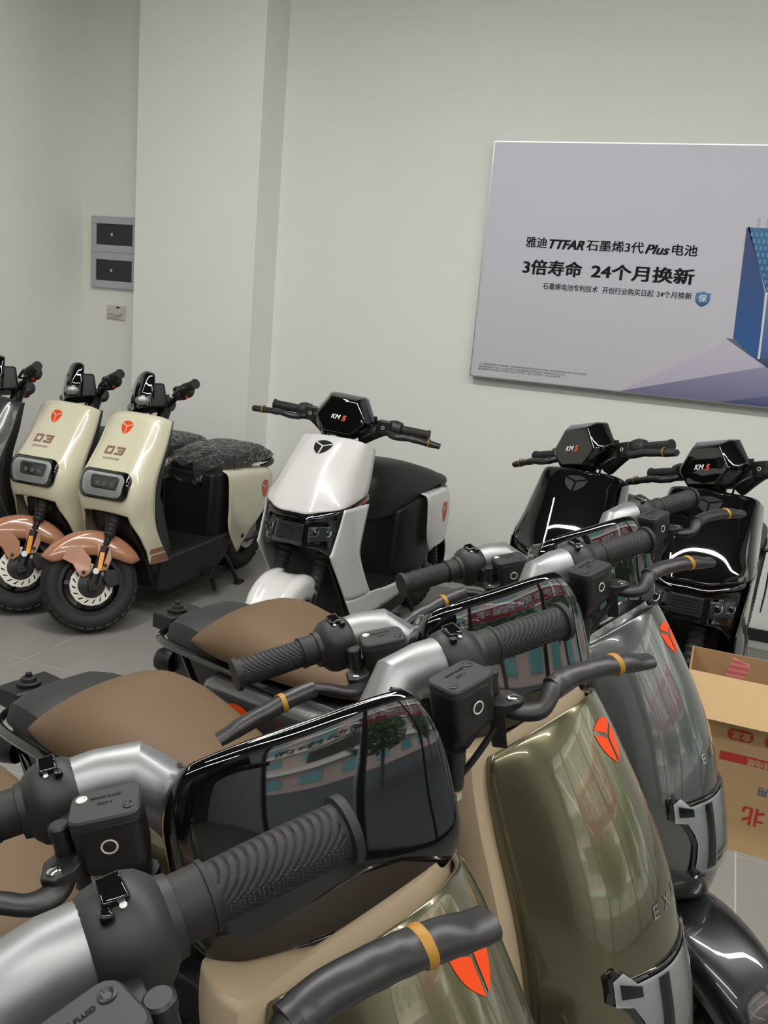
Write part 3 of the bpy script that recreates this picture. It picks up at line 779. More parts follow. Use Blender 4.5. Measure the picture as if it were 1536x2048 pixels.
    hb.tube([(.02, 0, -.08), (.06, 0, -.19)], [.04, .035], 14)
    obj('headset', hb, M['black'], root, B, bevel=.012)
    obj('display', MB().box((.05, 0, .008), (.07, .13, .006), Matrix.Rotation(R(-35), 3, 'Y')), M['gloss_black'], root, B, bevel=.003)
    vr = [[(.098, 0, .050), (.098, .06, .050), (.096, .092, .047), (.090, .104, .042), (.06, .104, .030)],
          [(.108, 0, .044), (.107, .06, .0435), (.103, .100, .037), (.094, .118, .028), (.06, .116, .015)],
          [(.122, 0, .005), (.120, .065, .004), (.113, .114, .000), (.100, .131, -.006), (.06, .128, -.012)],
          [(.136, 0, -.055), (.133, .065, -.055), (.124, .116, -.058), (.110, .134, -.060), (.065, .130, -.060)],
          [(.146, 0, -.105), (.143, .062, -.105), (.134, .113, -.105), (.119, .132, -.104), (.07, .126, -.10)],
          [(.148, 0, -.128), (.145, .055, -.128), (.137, .100, -.127), (.123, .116, -.124), (.07, .110, -.12)],
          [(.142, 0, -.137), (.139, .05, -.137), (.131, .086, -.136), (.118, .098, -.133), (.07, .095, -.13)]]
    vm = MB().patch(mirror(vr), 5, 5)
    vz = obj('visor', vm, M['gloss_black'], root, B, solid=.004, soff=-1, sharp=70)
    obj('visor_underside', MB().patch(mirror([[(.148, 0, -.137), (.134, .088, -.136), (.118, .099, -.134)], [(.10, 0, -.165), (.09, .075, -.16), (.08, .085, -.155)], [(.03, 0, -.15), (.03, .06, -.145), (.03, .07, -.14)]]), 3, 3), M['gloss_black'], vz, solid=.003)
    gm = grip_mesh(.0182, .096)
    rng = random.Random(5)
    for s in (1, -1):
        sv = MB(); sv.tube([(0, .192, 0), (0, .188, 0), (0, .168, 0), (.001, .140, -.002), (.014, .112, -.030), (.030, .090, -.066), (.036, .082, -.080)], [.026, .0282, .0288, .0292, .0300, .029, .027], 28, flat=1.05)
        sv = side(sv, s)
        obj('bar_cover', sv, M['silver'], root, B, sharp=26, bevel=.002)
        pr = [(.186, .020), (.187, .0295), (.192, .0325), (.203, .0345), (.214, .0345), (.222, .032), (.228, .027), (.231, .0235), (.237, .0225), (.238, .018)]
        pod = MB().lathe([(t, r) for t, r in pr], (0, 0, 0), (0, 1, 0), 28)
        for v in pod.v:
            if v.z < 0: v.z *= 1.18
            if v.x > 0: v.x *= 1.05
        pod = side(pod, s)
        sp = obj('switch_pod', pod, M['black_soft'], root, B, sharp=35)
        k = MB().box((.004, .206, .0355), (.020, .016, .007), Matrix.Rotation(R(10), 3, 'Y')); obj('rocker_switch', side(k, s), M['gloss_black'], sp, bevel=.002)
        k = MB().box((.018, .199, .0325), (.008, .008, .007)); obj('button', side(k, s), M['gloss_black'], sp, bevel=.002)
        k = MB().cyl((.015, .209, .0318), (.0152, .209, .0328), .0022, 8); obj('switch_symbol', side(k, s), M['white_ink'], sp)
        cl = MB().lathe([(.236, .016), (.2365, .0205), (.255, .0205), (.2555, .0215), (.2585, .0215), (.259, .017)], (0, 0, 0), (0, 1, 0), 24); obj('throttle_collar', side(cl, s), M['rubber'], root, B)
        obj('grip', gm, M['rubber'], root, B @ T(0, s * .257, 0) @ (Matrix() if s > 0 else Matrix.Rotation(PI, 4, 'X')))
        # master cylinder in its own frame: u along the bar, v forward, w up
        mc = T(.080, s * .170, -.004) @ Matrix.Rotation(s * R(14), 4, 'Z')
        pl = [(u, v) for u, v in rrect(.056, .042, .009, 3)]
        bd = MB()
        bd.loft([[V(v * .45 - .004, u * .42 - s * .012, -.046) for u, v in pl], [V(v * .70 - .002, u * .70 - s * .006, -.028) for u, v in pl], [V(v * .96, u * .96, -.019) for u, v in pl], [V(v * .985, u * .985, -.015) for u, v in pl], [V(v, u, .024) for u, v in pl]])
        bm_ = obj('master_cylinder', bd, M['black'], root, B @ mc, bevel=.0012)
        obj('reservoir_cap', MB().loft([[V(v * 1.03, u * 1.03, .0245) for u, v in pl], [V(v * 1.03, u * 1.03, .0305) for u, v in pl], [V(v * .97, u * .97, .0325) for u, v in pl]]), M['cap'], bm_, sharp=30)
        for u, v in ((.0195, -.010), (-.0195, .010)):
            obj('cap_screw', MB().lathe([(0, .0048), (.0012, .0048), (.0016, .0036), (.0004, .0022)], (v, u * s, .0322), (0, 0, 1), 14), M['steel'] if s < 0 and u > 0 else M['dark_badge'], bm_)
        tx = text_mb('BRAKE FLUID', .0042, .0001).xf(T(-.008, 0, .0329) @ Matrix.Rotation(PI / 2, 4, 'Z')); obj('cap_lettering', tx, M['ink'], bm_, flat=True)
        tx = text_mb('DOT 4', .0040, .0001).xf(T(.001, 0, .0329) @ Matrix.Rotation(PI / 2, 4, 'Z')); obj('cap_lettering', tx, M['ink'], bm_, flat=True)
        obj('sight_glass_collar', MB().lathe([(.0, .0095), (.0015, .0095), (.0016, .0078)], (.0200, 0, .005), (1, 0, 0), 24), M['black'], bm_)
        sg_ = obj('sight_glass', MB().torus((.0210, 0, .005), (1, 0, 0), .0062, .0011, 28, 8), M['steel'], bm_)
        obj('glass_disc', MB().cyl((.016, 0, .005), (.0212, 0, .005), .0060, 20), M['smoke'], bm_)
        obj('glass_mark', MB().prism([(v.x, v.y) for v in logo_mb(.007, .007).v[:10]], (.0213, 0, .005), (0, 1, 0), (0, 0, 1), .0004), M['dark_badge'], bm_)
        ft = MB().tube([(0, -s * .018, -.04), (-.002, -s * .02, -.085)], [.013, .009], 10)
        obj('hose_fitting', ft, M['black'], bm_); 
        obj('copper_washer', MB().cyl((-.002, -s * .02, -.084), (-.002, -s * .02, -.088), .0085, 12), M['copper'], bm_)
        obj('banjo_bolt', MB().cyl((-.002, -s * .02, -.088), (-.003, -s * .02, -.098), .007, 6), M['chrome'], bm_)
        # lever perch, post, pivot
        pc = MB()
        pc.prism([(.055, .198), (.062, .205), (.076, .226), (.096, .231), (.104, .222), (.100, .205), (.088, .194), (.062, .186)], (0, 0, -.020), (1, 0, 0), (0, 1, 0), .012)
        pc.box((.05, .197, -.012), (.05, .02, .03)); pc.prism([(.088, .194), (.1, .205), (.094, .206), (.082, .197)], (0, 0, -.058), (1, 0, 0), (0, 1, 0), .04)
        pr_ = obj('lever_perch', side(pc, s), M['black'], root, B, bevel=.0015)
        obj('mirror_post', side(MB().lathe([(0, .0085), (.030, .0075), (.0305, .0088), (.0375, .0088), (.039, .007)], (.072, .208, -.02), (0, 0, 1), 16), s), M['black'], pr_)
        obj('pivot_bolt', side(MB().lathe([(0, .0062), (.0022, .0060), (.003, .004)], (.093, .219, -.0085), (0, 0, 1), 16), s), M['chrome'] if s > 0 else M['chrome'], pr_)
        lp = [(.086, .212, -.020), (.104, .224, -.020), (.115, .237, -.017), (.111, .250, -.009), (.103, .264, -.004), (.100, .30, -.004), (.100, .345, -.009)] if s > 0 else [(.086, .212, -.020), (.104, .225, -.020), (.112, .242, -.015), (.107, .262, -.006), (.101, .282, -.001), (.100, .30, -.002), (.100, .345, -.009)]
        lv = side(MB().tube(cr(lp, 4), [.010, .0115, .0125, .013, .0135, .0135, .0135, .0135, .013] + [.0125] * 8 + [.0105] * 8, 14, flat=.58), s)
        lo = obj('brake_lever', lv, M['black'], root, B, sharp=60)
        if s > 0: pth = [(.1045, .259, -.005), (.1005, .285, -.003), (.100, .325, -.006), (.100, .355, -.012), (.100, .387, -.020)]
        else: pth = [(.101, .279, -.001), (.100, .31, -.004), (.100, .345, -.011), (.100, .375, -.017), (.100, .408, -.025)]
        sl = side(wrinkle(pth, .0128, rng, 20, 9, .045, .80), s)
        if True:
            tip = Vector(pth[-1]); tip.y *= s
            for v in sl.v:
                d = (v - tip).length
                if d < .03: v.z = tip.z + (v.z - tip.z) * (.55 + .45 * d / .03) 
        obj('lever_sleeve', sl, M['sleeve'], lo, sharp=80)
        bp_ = V(.100, .342, -.009) if s > 0 else V(.100, .322, -.006)
        bd_ = MB().torus((0, 0, 0), (0, 1, 0), .0122, .0017, 20, 6, 2.2)
        if s < 0: bd_.torus((0, .004, 0), (.25, 1, .1), .0122, .0009, 20, 6)
        for v in bd_.v: v.z *= .86; v += bp_
        obj('rubber_band', side(bd_, s), M['band'], lo)
        obj('cable', side(MB().tube(cr([(.075, .150, -.095), (.06, .13, -.13), (.04, .09, -.15), (.03, .04, -.16)], 5), .0045, 8), s), M['black'], root, B)
        obj('cable', side(MB().tube(cr([(.09, .205, -.03), (.085, .16, -.075), (.06, .10, -.13), (.035, .03, -.16)], 5), .0035, 8), s), M['black'], root, B)
    return root

A1 = retro('champagne', 'champagne gold scooter with whole black visor in the centre foreground', (-.3647, .7123, 0), 'graphite_dark')
dup(A1, (-.3895, .1955, 0), A_YAW + R(5), 'nearest champagne gold scooter, cropped at the bottom left so mostly one handlebar grip shows')
A2 = dup(A1, (-.3156, 1.2015, 0), A_YAW, 'champagne gold scooter between the centre foreground one and the silver grey one')
A2.matrix_world = T(-.3156, 1.2015, 0) @ Matrix.Rotation(A_YAW, 4, 'Z') @ T(0, 0, BZ_) @ Matrix.Rotation(R(-.9), 4, 'Y') @ T(0, 0, -BZ_)
for c_ in A2.children:
    if c_.name.split('.')[0] in ('seat', 'pillion_cushion', 'side_panel', 'grab_rail', 'rear_bracket', 'rear_body', 'tail_lamp', 'rear_indicator', 'rear_mudguard', 'tyre', 'rim', 'brake_disc', 'side_emblem') and c_.location.x < .1 and c_.matrix_local.to_euler().z > -.1:
        c_.location.z -= .018      # rear suspension settled, this one is off its stand
A3 = retro('graphite', 'silver grey scooter with brown seat, farthest of the foreground row', (-.2674, 1.7036, 0), 'graphite_dark')
# ================================================================ cream scooters by the left wall (and the grey one of the same kind)
def ring4(x, w, zt, zb, k=.9): return [V(x, w, zt), V(x, -w, zt), V(x, -w * k, zb), V(x, w * k, zb)]
def bars(root, Mb, c, half, sweep, grip_len, sleeve=False, red=True, ang=0.0):
    """plain black handlebar: tube, grips, switch pods, levers; c = centre in body frame"""
    c = Vector(c); rng = random.Random(2)
    gm = grip_mesh(.0175, grip_len)
    tb = MB(); tb.tube(cr([c + V(-sweep, -half + .05, .0), c + V(-sweep * .7, -half * .55, .0), c + V(0, -half * .25, -.03), c + V(0, half * .25, -.03), c + V(-sweep * .7, half * .55, 0), c + V(-sweep, half - .05, 0)], 4), .012, 10)
    tb.tube([c + V(0, 0, -.02), c + V(.06, 0, -.14)], .028, 12)
    obj('handlebar', tb, M['black'], root, Mb)
    for s in (1, -1):
        y0 = half - grip_len
        g = obj('grip', gm, M['rubber'], root, Mb @ T(c.x - sweep + math.sin(ang) * grip_len, s * (y0 + grip_len * (1 - math.cos(ang))), c.z) @ Matrix.Rotation(s * ang, 4, 'Z') @ (Matrix() if s > 0 else Matrix.Rotation(PI, 4, 'X')))
        pod = MB().lathe([(0, .016), (.006, .030), (.03, .034), (.055, .028), (.062, .018)], c + V(-sweep, y0 - .064, 0), (0, 1, 0), 18)
        sp = obj('switch_pod', side(pod, s), M['black_soft'], root, Mb)
        if red: obj('red_switch', side(MB().lathe([(0, .007), (.008, .007), (.011, .004)], c + V(-sweep + .012, y0 - .012, -.028), (.3, .3, -1), 10), s), M['red'], sp)
        bx = obj('master_cylinder', side(MB().prism(rrect(.06, .05, .006, 2), c + V(-sweep + .02, y0 - .075, -.03), (0, 1, 0), (1, 0, 0), -.055), s), M['black'], root, Mb, bevel=.002)
        obj('sight_glass', side(MB().torus(c + V(-sweep + .0455, y0 - .075, 0), (1, 0, 0), .006, .0014, 14, 6), s), M['steel'], bx)
        lp = [(c.x - sweep + .035, y0 - .05, c.z - .018), (c.x - sweep + .07, y0 - .01, c.z - .022), (c.x - sweep + .068, y0 + .05, c.z - .018), (c.x - sweep + .06, half + .02, c.z - .016)]
        lv = obj('brake_lever', side(MB().tube(cr(lp, 4), .007, 8, True, .7), s), M['black'], root, Mb)
        if sleeve:
            q = Vector(lp[-1])
            obj('lever_sleeve', side(wrinkle([lp[0], lp[1], lp[2], tuple(q + V(-.004, .045, -.01))], .0165, rng, 12, 7, .22, .8), s), M['sleeve'], lv, sharp=80)
            obj('rubber_band', side(MB().torus(Vector(lp[3]) + V(.002, .0, -.004), (0, 1, 0), .0165, .0014, 14, 6, 2), s), M['band'], lv)
        obj('mirror_post', side(MB().cyl(c + V(-sweep + .02, y0 - .12, -.01), c + V(-sweep + .02, y0 - .12, .035), .009, 10), s), M['black'], root, Mb)
        brake_hose(root, Mb, [side(MB().add([p], []), s).v[0] for p in (c + V(-sweep + .03, y0 - .10, -.02), c + V(-sweep + .08, y0 - .14, -.05), c + V(.03, .05, -.11))])

def film(name, label, base, rings, loc, rz, group):
    """crumpled clear film pulled over a seat; rings = list of closed sections"""
    rng = random.Random(hash(label) % 1000 if False else len(label))
    n = len(rings[0]); cols = [cr([rg[j] for rg in rings], 5) for j in range(n)]
    mb = MB(); rr = [cr([c[i] for c in cols] + [cols[0][i]], 4)[:-1] for i in range(len(cols[0]))]
    mb.loft(rr, cap=False)
    for v in mb.v:
        k = .008 + .012 * max(0, min(1, (v.x + .87) / .2))
        v += V(math.sin(v.x * 61 + v.z * 40) + rng.gauss(0, .35), math.sin(v.x * 53 + v.y * 37) + rng.gauss(0, .35), math.sin(v.x * 47 + v.y * 71) + rng.gauss(0, .3)) * k * .6
        v.z += .004
    o = obj(name, mb, M['film'], None, None, sharp=80)
    o.location = loc; o.rotation_euler = (0, 0, rz)
    return tag(o, label, 'plastic wrap', group)

def cream(paint, fend, label, loc, marks=True, steer=-45):
    root = thing('electric_scooter', label, 'scooter', loc, -PI / 2, 'scooters by the left wall')
    P = M[paint]
    rk = R(25); axd = V(-math.sin(rk), 0, math.cos(rk)); c0 = V(-.43, 0, .985)
    Mf = rot_about(c0, axd, R(steer))
    # ---- front panel
    half = [
     [(-.292, 0, .936), (-.297, .06, .934), (-.318, .118, .926), (-.332, .140, .918), (-.352, .158, .905)],
     [(-.268, 0, .920), (-.273, .06, .918), (-.292, .118, .910), (-.306, .142, .902), (-.340, .162, .890)],
     [(-.236, 0, .868), (-.240, .06, .866), (-.254, .115, .860), (-.272, .142, .852), (-.318, .166, .842)],
     [(-.192, 0, .800), (-.195, .06, .799), (-.208, .112, .795), (-.232, .143, .79), (-.288, .170, .785)],
     [(-.140, 0, .730), (-.142, .06, .730), (-.152, .110, .728), (-.180, .145, .724), (-.250, .174, .72)],
     [(-.104, 0, .680), (-.106, .06, .680), (-.114, .112, .680), (-.146, .148, .678), (-.226, .177, .676)],
     [(-.088, 0, .635), (-.090, .06, .635), (-.096, .116, .635), (-.128, .152, .635), (-.212, .179, .636)],
     [(-.084, 0, .585), (-.086, .06, .585), (-.092, .118, .586), (-.122, .154, .588), (-.206, .180, .592)],
     [(-.088, 0, .545), (-.090, .06, .545), (-.096, .118, .546), (-.126, .153, .548), (-.208, .179, .552)],
     [(-.096, 0, .520), (-.098, .06, .518), (-.104, .116, .512), (-.134, .150, .508), (-.212, .178, .51)]]
    pm = MB().patch(mirror(half), 4, 4); bv = pm.bvh(); lgs = []
    for s in (1, -1):
        rows = [[(-.104, s * .116, .512), (-.134, s * .150, .508), (-.212, s * .178, .510)],
                [(-.118, s * .122, .480), (-.146, s * .152, .47), (-.226, s * .177, .455)],
                [(-.150, s * .145, .42), (-.168, s * .160, .41), (-.256, s * .176, .395)],
                [(-.184, s * .152, .355), (-.194, s * .164, .35), (-.295, s * .175, .335)],
                [(-.208, s * .154, .300), (-.216, s * .165, .285), (-.332, s * .174, .280)]]
        ph = [(-.098, s * .060, .518)] + [tuple(2 * Vector(r[0]) - Vector(r[1])) for r in rows[1:]]
        rows = [[q] + r for q, r in zip(ph, rows)]
        full = MB().patch(rows, 5, 4); nc = 3 * 4 + 1; lm = MB().grid([[full.v[i * nc + j] for j in range(4, nc)] for i in range(len(full.v) // nc)]); lb = lm.bvh()
        n0 = len(pm.v); lgs.append(lb); pm.add(lm.v, lm.f)
    fp = obj('front_panel', pm, P, root, solid=.006, soff=-1, weld=.004)
    for s, lb in zip((1, -1), lgs):
        if marks:
            for zz, hh in ((.345, .022), (.305, .040)):
                decal('stripe', poly_mb([[(-.066, -hh / 2), (.055, -hh / 2), (.058, hh / 2), (-.06, hh / 2)]]), (-.262 - (.345 - zz) * .2, s * .19, zz), V(-s, 0, 0), V(0, 0, 1), lb, M['brown_matt'], root, off=.0025)
    # ---- black inner shield, floor, rear body
    rg = []
    for x0, w, zz in ((-.345, .138, .898), (-.30, .150, .78), (-.255, .155, .68), (-.235, .158, .58), (-.26, .160, .45), (-.30, .160, .33), (-.33, .158, .22)):
        d = .07 if zz > .5 else .09
        rg.append([V(x0 + .045, w * .8, zz), V(x0, w, zz), V(x0 - d, w * .86, zz), V(x0 - d - .015, 0, zz), V(x0 - d, -w * .86, zz), V(x0, -w, zz), V(x0 + .045, -w * .8, zz), V(x0 + .05, 0, zz)])
    obj('inner_shield', MB().loft(rg), M['black_soft'], root)
    obj('lower_cowl', MB().loft([ring4(-.16, .10, .50, .44), ring4(-.24, .13, .40, .28), ring4(-.30, .14, .30, .14), ring4(-.42, .14, .27, .12)]), M['black'], root, bevel=.006)
    fb = obj('floorboard', MB().loft([ring4(-.30, .165, .285, .14), ring4(-.36, .172, .290, .125), ring4(-.62, .172, .298, .13), ring4(-.80, .172, .305, .15), ring4(-.88, .165, .30, .19)]), M['black_soft'], root, bevel=.008)
    for k in range(7): obj('floor_rib', cached('rib', lambda: MB().box((0, 0, 0), (.26, .008, .004)).mesh('floor_rib')), M['black'], fb, T(-.52, -.12 + k * .04, .298))
    obj('rear_body', MB().loft([ring4(-.715, .145, .615, .29), ring4(-.76, .160, .620, .26), ring4(-.95, .162, .615, .24), ring4(-1.15, .155, .59, .36), ring4(-1.30, .12, .57, .46), ring4(-1.36, .09, .56, .50)]), M['black'], root, bevel=.012)
    for s in (1, -1):
        def rw(p): return [V(x, s * y, z_) for x, y, z_ in p]
        # panel outline walked front to rear: top edge / middle / bottom edge
        rows = [rw([(-.790, .150, .628), (-.95, .150, .622), (-1.10, .148, .610), (-1.235, .140, .592)]),
                rw([(-.800, .178, .606), (-.95, .182, .600), (-1.10, .182, .588), (-1.25, .172, .572)]),
                rw([(-.808, .184, .55), (-.95, .190, .545), (-1.10, .190, .538), (-1.255, .180, .525)]),
                rw([(-.816, .184, .44), (-.95, .190, .445), (-1.10, .190, .452), (-1.245, .180, .46)]),
                rw([(-.815, .184, .36), (-.95, .188, .36), (-1.08, .188, .385), (-1.215, .178, .40)]),
                rw([(-.842, .182, .292), (-.93, .184, .268), (-1.02, .184, .290), (-1.15, .176, .345)]),
                rw([(-.915, .180, .192), (-.93, .181, .200), (-.97, .181, .236), (-1.03, .176, .27)])]
        sp = MB().patch(rows, 3, 4)
        so = obj('side_panel', sp, P, root, solid=.005, soff=0, sharp=30)
        decal('side_emblem', logo_mb(.088, .098), (-1.165, s * .21, .488), V(-s, 0, 0), V(0, 0, 1), sp.bvh(), M['orange_dull'], so, off=.004)
        obj('panel_bolt', MB().cyl((-.955, s * .178, .27), (-.955, s * .190, .27), .012, 10), M['black'], so)
    # ---- seat, rack, rear wheel, stand
    sr = []
    for x, zt, hw in ((-.745, .645, .10), (-.76, .672, .125), (-.86, .704, .150), (-1.0, .712, .158), (-1.12, .712, .156), (-1.25, .695, .145), (-1.33, .665, .125), (-1.36, .635, .10)):
        zb = .622; h = [V(x, 0, zt), V(x, hw * .6, zt - .004), V(x, hw * .93, zt - .025), V(x, hw, (zt + zb) / 2), V(x, hw * .9, zb), V(x, 0, zb - .004)]
        sr.append(h + [V(p.x, -p.y, p.z) for p in reversed(h[1:-1])])
    sm = MB(); cols = [cr([q[j] for q in sr], 3) for j in range(len(sr[0]))]; sm.loft([[c[i] for c in cols] for i in range(len(cols[0]))])
    obj('seat', sm, M['seat_black'], root, sub=1, sharp=80)
    rkm = MB()
    for s in (1, -1): rkm.tube(cr([(-1.22, s * .13, .59), (-1.34, s * .12, .598), (-1.43, s * .07, .600), (-1.445, 0, .600)], 4), .014, 8)
    rkm.box((-1.385, 0, .604), (.10, .16, .016)); obj('grab_rail', rkm, M['black'], root)
    obj('rear_mudguard', fender_mb((-1.24, 0, .21), .245, 60, 185, .08, .05), M['black'], root, solid=.004)
    obj('hub_cover', MB().prism([(-.07, -.05), (.05, -.05), (.08, .0), (.07, .09), (0, .10), (-.05, .05)], (-1.12, .13, .26), (-1, 0, 0), (0, 0, 1), -.03), M['grey_part'], root, bevel=.006)
    wheel(root, Matrix(), (-1.24, 0, .207), disc=.085)
    obj('swing_arm', MB().tube([(-.80, .09, .24), (-1.24, .11, .207)], .022, 8).tube([(-.80, -.09, .24), (-1.24, -.11, .207)], .022, 8), M['black'], root)
    center_stand(root, -.93, .20, .16)
    ss = MB(); ss.tube([(-.70, .11, .16), (-.76, .17, .10)], .016, 8); ss.box((-.70, .17, .125), (.11, .05, .03), Matrix.Rotation(R(-14), 3, 'Y')); ss.tube([(-.72, .16, .11), (-.73, .175, .03)], .012, 8)
    obj('side_stand', ss, M['black'], root)
    # ---- head lamp
    U = V(0, 1, 0); W = V(-.18, 0, .98); oc = (-.09, 0, .640)
    def oct_(w, h, c): return [(x + (0.006 if y < 0 else 0) * (-1 if x > 0 else 1), y) for x, y in rrect(w * 2, h * 2, c, 5)]
    hl = decal('head_lamp', poly_mb([oct_(.132, .064, .040)]), oc, U, W, bv, M['gloss_black'], root, off=.010, solid=.010)
    decal('lamp_reflector', poly_mb([oct_(.106, .050, .030)]), oc, U, W, bv, M['reflector'], hl, off=.0115)
    decal('led_block', poly_mb([oct_(.072, .029, .014)]), (oc[0], 0.010, oc[2] + .010), U, W, bv, M['gloss_black'], hl, off=.013, solid=.002)
    for k in (-1, 0, 1): obj('led_lens', MB().sphere((-.080, .012 + k * .036, .645), .012, 12, (.6, 1, 1)), M['led'], hl)
    decal('lamp_glass', poly_mb([oct_(.108, .052, .030)]), oc, U, W, bv, M['lens'], hl, off=.0215)
    # ---- emblem and number
    decal('emblem', logo_mb(.062, .066), (-.245, 0, .866), V(0, 1, 0), V(-.5, 0, .86), bv, M['orange'] if marks else M['dark_badge'], root)
    if marks:
        Wn = V(-.52, 0, .85)
        def blk(x0):  # square digits drawn as outlines: 0 and 3
            w, h, t = .042, .040, .011
            return x0, w, h, t
        def ring(x0):
            w, h, t = .044, .040, .0105
            return [[(x0, 0), (x0 + w, 0), (x0 + w, t), (x0, t)], [(x0, h - t), (x0 + w, h - t), (x0 + w, h), (x0, h)], [(x0, t), (x0 + t, t), (x0 + t, h - t), (x0, h - t)], [(x0 + w - t, t), (x0 + w, t), (x0 + w, h - t), (x0 + w - t, h - t)]]
        x0 = .004; w, h, t = .044, .040, .0105
        three = [[(x0, 0), (x0 + w, 0), (x0 + w, t), (x0, t)], [(x0, h - t), (x0 + w, h - t), (x0 + w, h), (x0, h)], [(x0 + w * .28, h / 2 - t / 2), (x0 + w, h / 2 - t / 2), (x0 + w, h / 2 + t / 2), (x0 + w * .28, h / 2 + t / 2)], [(x0 + w - t, t), (x0 + w, t), (x0 + w, h - t), (x0 + w - t, h - t)]]
        sh = lambda ps: [[(a + b * .12, b) for a, b in p] for p in ps]
        decal('number_print', poly_mb(sh(ring(-.05) + three)), (-.165, -.012, .757), V(0, 1, 0), Wn, bv, M['brown_print'], root)
        decal('lettering', text_mb('ADVENTURE', .0135, .0003, .12, 'CENTER', 1.15), (-.15, -.012, .742), V(0, 1, 0), Wn, bv, M['brown_print'], root)
    # ---- steered parts
    fk = MB(); ax = V(-.03, 0, .205)
    for s in (1, -1):
        a = c0 - axd * .42 + V(.02, s * .07, 0); b = V(ax.x, s * .075, ax.z)
        fk.tube([a, b], .014, 10); fk.tube([a.lerp(b, .62), b], [.022, .020], 10)
        fk.box(b, (.035, .028, .045)); 
    fk.tube([c0 - axd * .1, c0 - axd * .45], .024, 12); fk.box(c0 - axd * .43 + V(.01, 0, 0), (.055, .18, .03)); fk.cyl((ax.x, -.095, ax.z), (ax.x, .095, ax.z), .011)
    fo = obj('fork', fk, M['black'], root, Mf)
    for s in (1, -1):
        a = c0 - axd * .44 + V(.02, s * .072, 0); b = a.lerp(V(ax.x, s * .075, ax.z), .50)
        obj('fork_gaiter', gaiter(MB(), a, b, .028, .024, 11), M['rubber'], root, Mf)
        p = a.lerp(V(ax.x, s * .075, ax.z), .76)
        obj('reflector_strip', MB().box((0, 0, 0), (.020, .006, .080)), M['amber'], fo, T(p.x, p.y + s * .024, p.z) @ Matrix.Rotation(-R(19), 4, 'Y'), bevel=.004)
        obj('fork_badge', MB().cyl((0, 0, 0), (0, s * .004, 0), .013, 14), M['white_ink'], fo, T(ax.x - .020, s * .100, ax.z + .055))
    wheel(root, Mf, ax, .202, .095, disc=.090)
    obj('brake_caliper', MB().prism([(-.03, -.035), (.02, -.04), (.035, 0), (.02, .04), (-.03, .03)], (-.112, .050, .22), (1, 0, 0), (0, 0, 1), -.035), M['black'], root, Mf, bevel=.004)
    brake_hose(root, Mf, [(-.07, .085, .25), (-.10, .09, .34), (-.13, .07, .46), (-.17, .05, .55)])
    fe = obj('front_mudguard', fender_mb(ax, .236, 40, 162, .080, .11, 22, 8), M[fend], root, Mf, solid=.004)
    br = []
    for s in (1, -1):
        for poly, bolt in (([(.105, .13), (.07, .175), (.02, .17), (-.012, .11), (.0, .050), (.028, .036), (.050, .052), (.066, .10)], (.028, .058)), ([(-.045, .17), (-.10, .15), (-.095, .095), (-.070, .052), (-.045, .05), (-.035, .10)], (-.064, .072))):
            obj('mudguard_bracket', MB().prism([(ax.x + q[0], ax.z + q[1]) for q in poly], (0, s * .082 + (.003 if s > 0 else -.003), 0), (1, 0, 0), (0, 0, 1), .006), M[fend], fe, bevel=.003)
            obj('bracket_bolt', MB().cyl((ax.x + bolt[0], s * .082, ax.z + bolt[1]), (ax.x + bolt[0], s * .091, ax.z + bolt[1]), .008, 10), M['black'], fe)
    bars(root, Mf, c0 + V(-.055, 0, -.005), .33, .05, .115, ang=R(17))
    vr = [[(-.400, 0, 1.108), (-.401, .045, 1.106), (-.406, .072, 1.098), (-.425, .080, 1.088)],
          [(-.375, 0, 1.095), (-.377, .055, 1.092), (-.388, .090, 1.080), (-.425, .100, 1.070)],
          [(-.350, 0, 1.045), (-.352, .060, 1.043), (-.364, .102, 1.032), (-.415, .112, 1.02)],
          [(-.332, 0, .990), (-.334, .060, .989), (-.346, .102, .983), (-.405, .110, .975)],
          [(-.325, 0, .935), (-.327, .055, .935), (-.338, .090, .933), (-.395, .098, .925)]]
    vz = obj('visor', MB().patch(mirror(vr), 4, 4), M['gloss_black'], root, Mf, solid=.004)
    for s in (1, -1): obj('visor_trim', MB().sphere((-.362, s * .093, .968), .040, 14, (1.0, .45, .62)), M['silver'], vz)
    obj('headset', MB().loft([[V(-.35, s * a, b) for s, a, b in ((-1, .085, 1.05), (1, .085, 1.05), (1, .08, .935), (-1, .08, .935))], [V(-.47, s * a, b) for s, a, b in ((-1, .075, 1.04), (1, .075, 1.04), (1, .07, .93), (-1, .07, .93))]]), M['black'], root, Mf, bevel=.01)
    return root, sr

CREAM2, seat_rings = cream('cream', 'brown', 'cream scooter next to the white scooter, its whole front wheel in view', (-2.405, 2.90, 0))
dup(CREAM2, (-2.805, 2.915, 0), -PI / 2, 'cream scooter left of the other cream one, beside the dark grey scooter')
cream('graphite', 'graphite_dark', 'dark grey scooter cut off by the left edge beside the cream scooter', (-3.17, 2.81, 0), marks=False)
def wraprings(k):
    out = []
    for i, r in enumerate(seat_rings):
        c = sum(r, V(0, 0, 0)) / len(r)
        q = [V(p.x + (.065 if i == 0 else 0) + (.01 if i == 1 else 0) - (.008 if i == len(seat_rings) - 1 else 0), p.y * 1.06, p.z + (.008 if p.z > .64 else -.0)) for p in r]
        for p in q:
            if p.z < .64: p.z -= (.045, .05, .03, .015, 0, 0, .0, .0)[i]
        out.append(q)
    return out
film('plastic_wrap', 'crumpled clear plastic film over the black seat of the cream scooter nearer the white one', None, wraprings(1), (-2.405, 2.90, 0), -PI / 2, 'clear seat wraps')
film('plastic_wrap', 'clear plastic film over the black seat of the cream scooter further left', None, wraprings(2), (-2.805, 2.915, 0), -PI / 2, 'clear seat wraps')
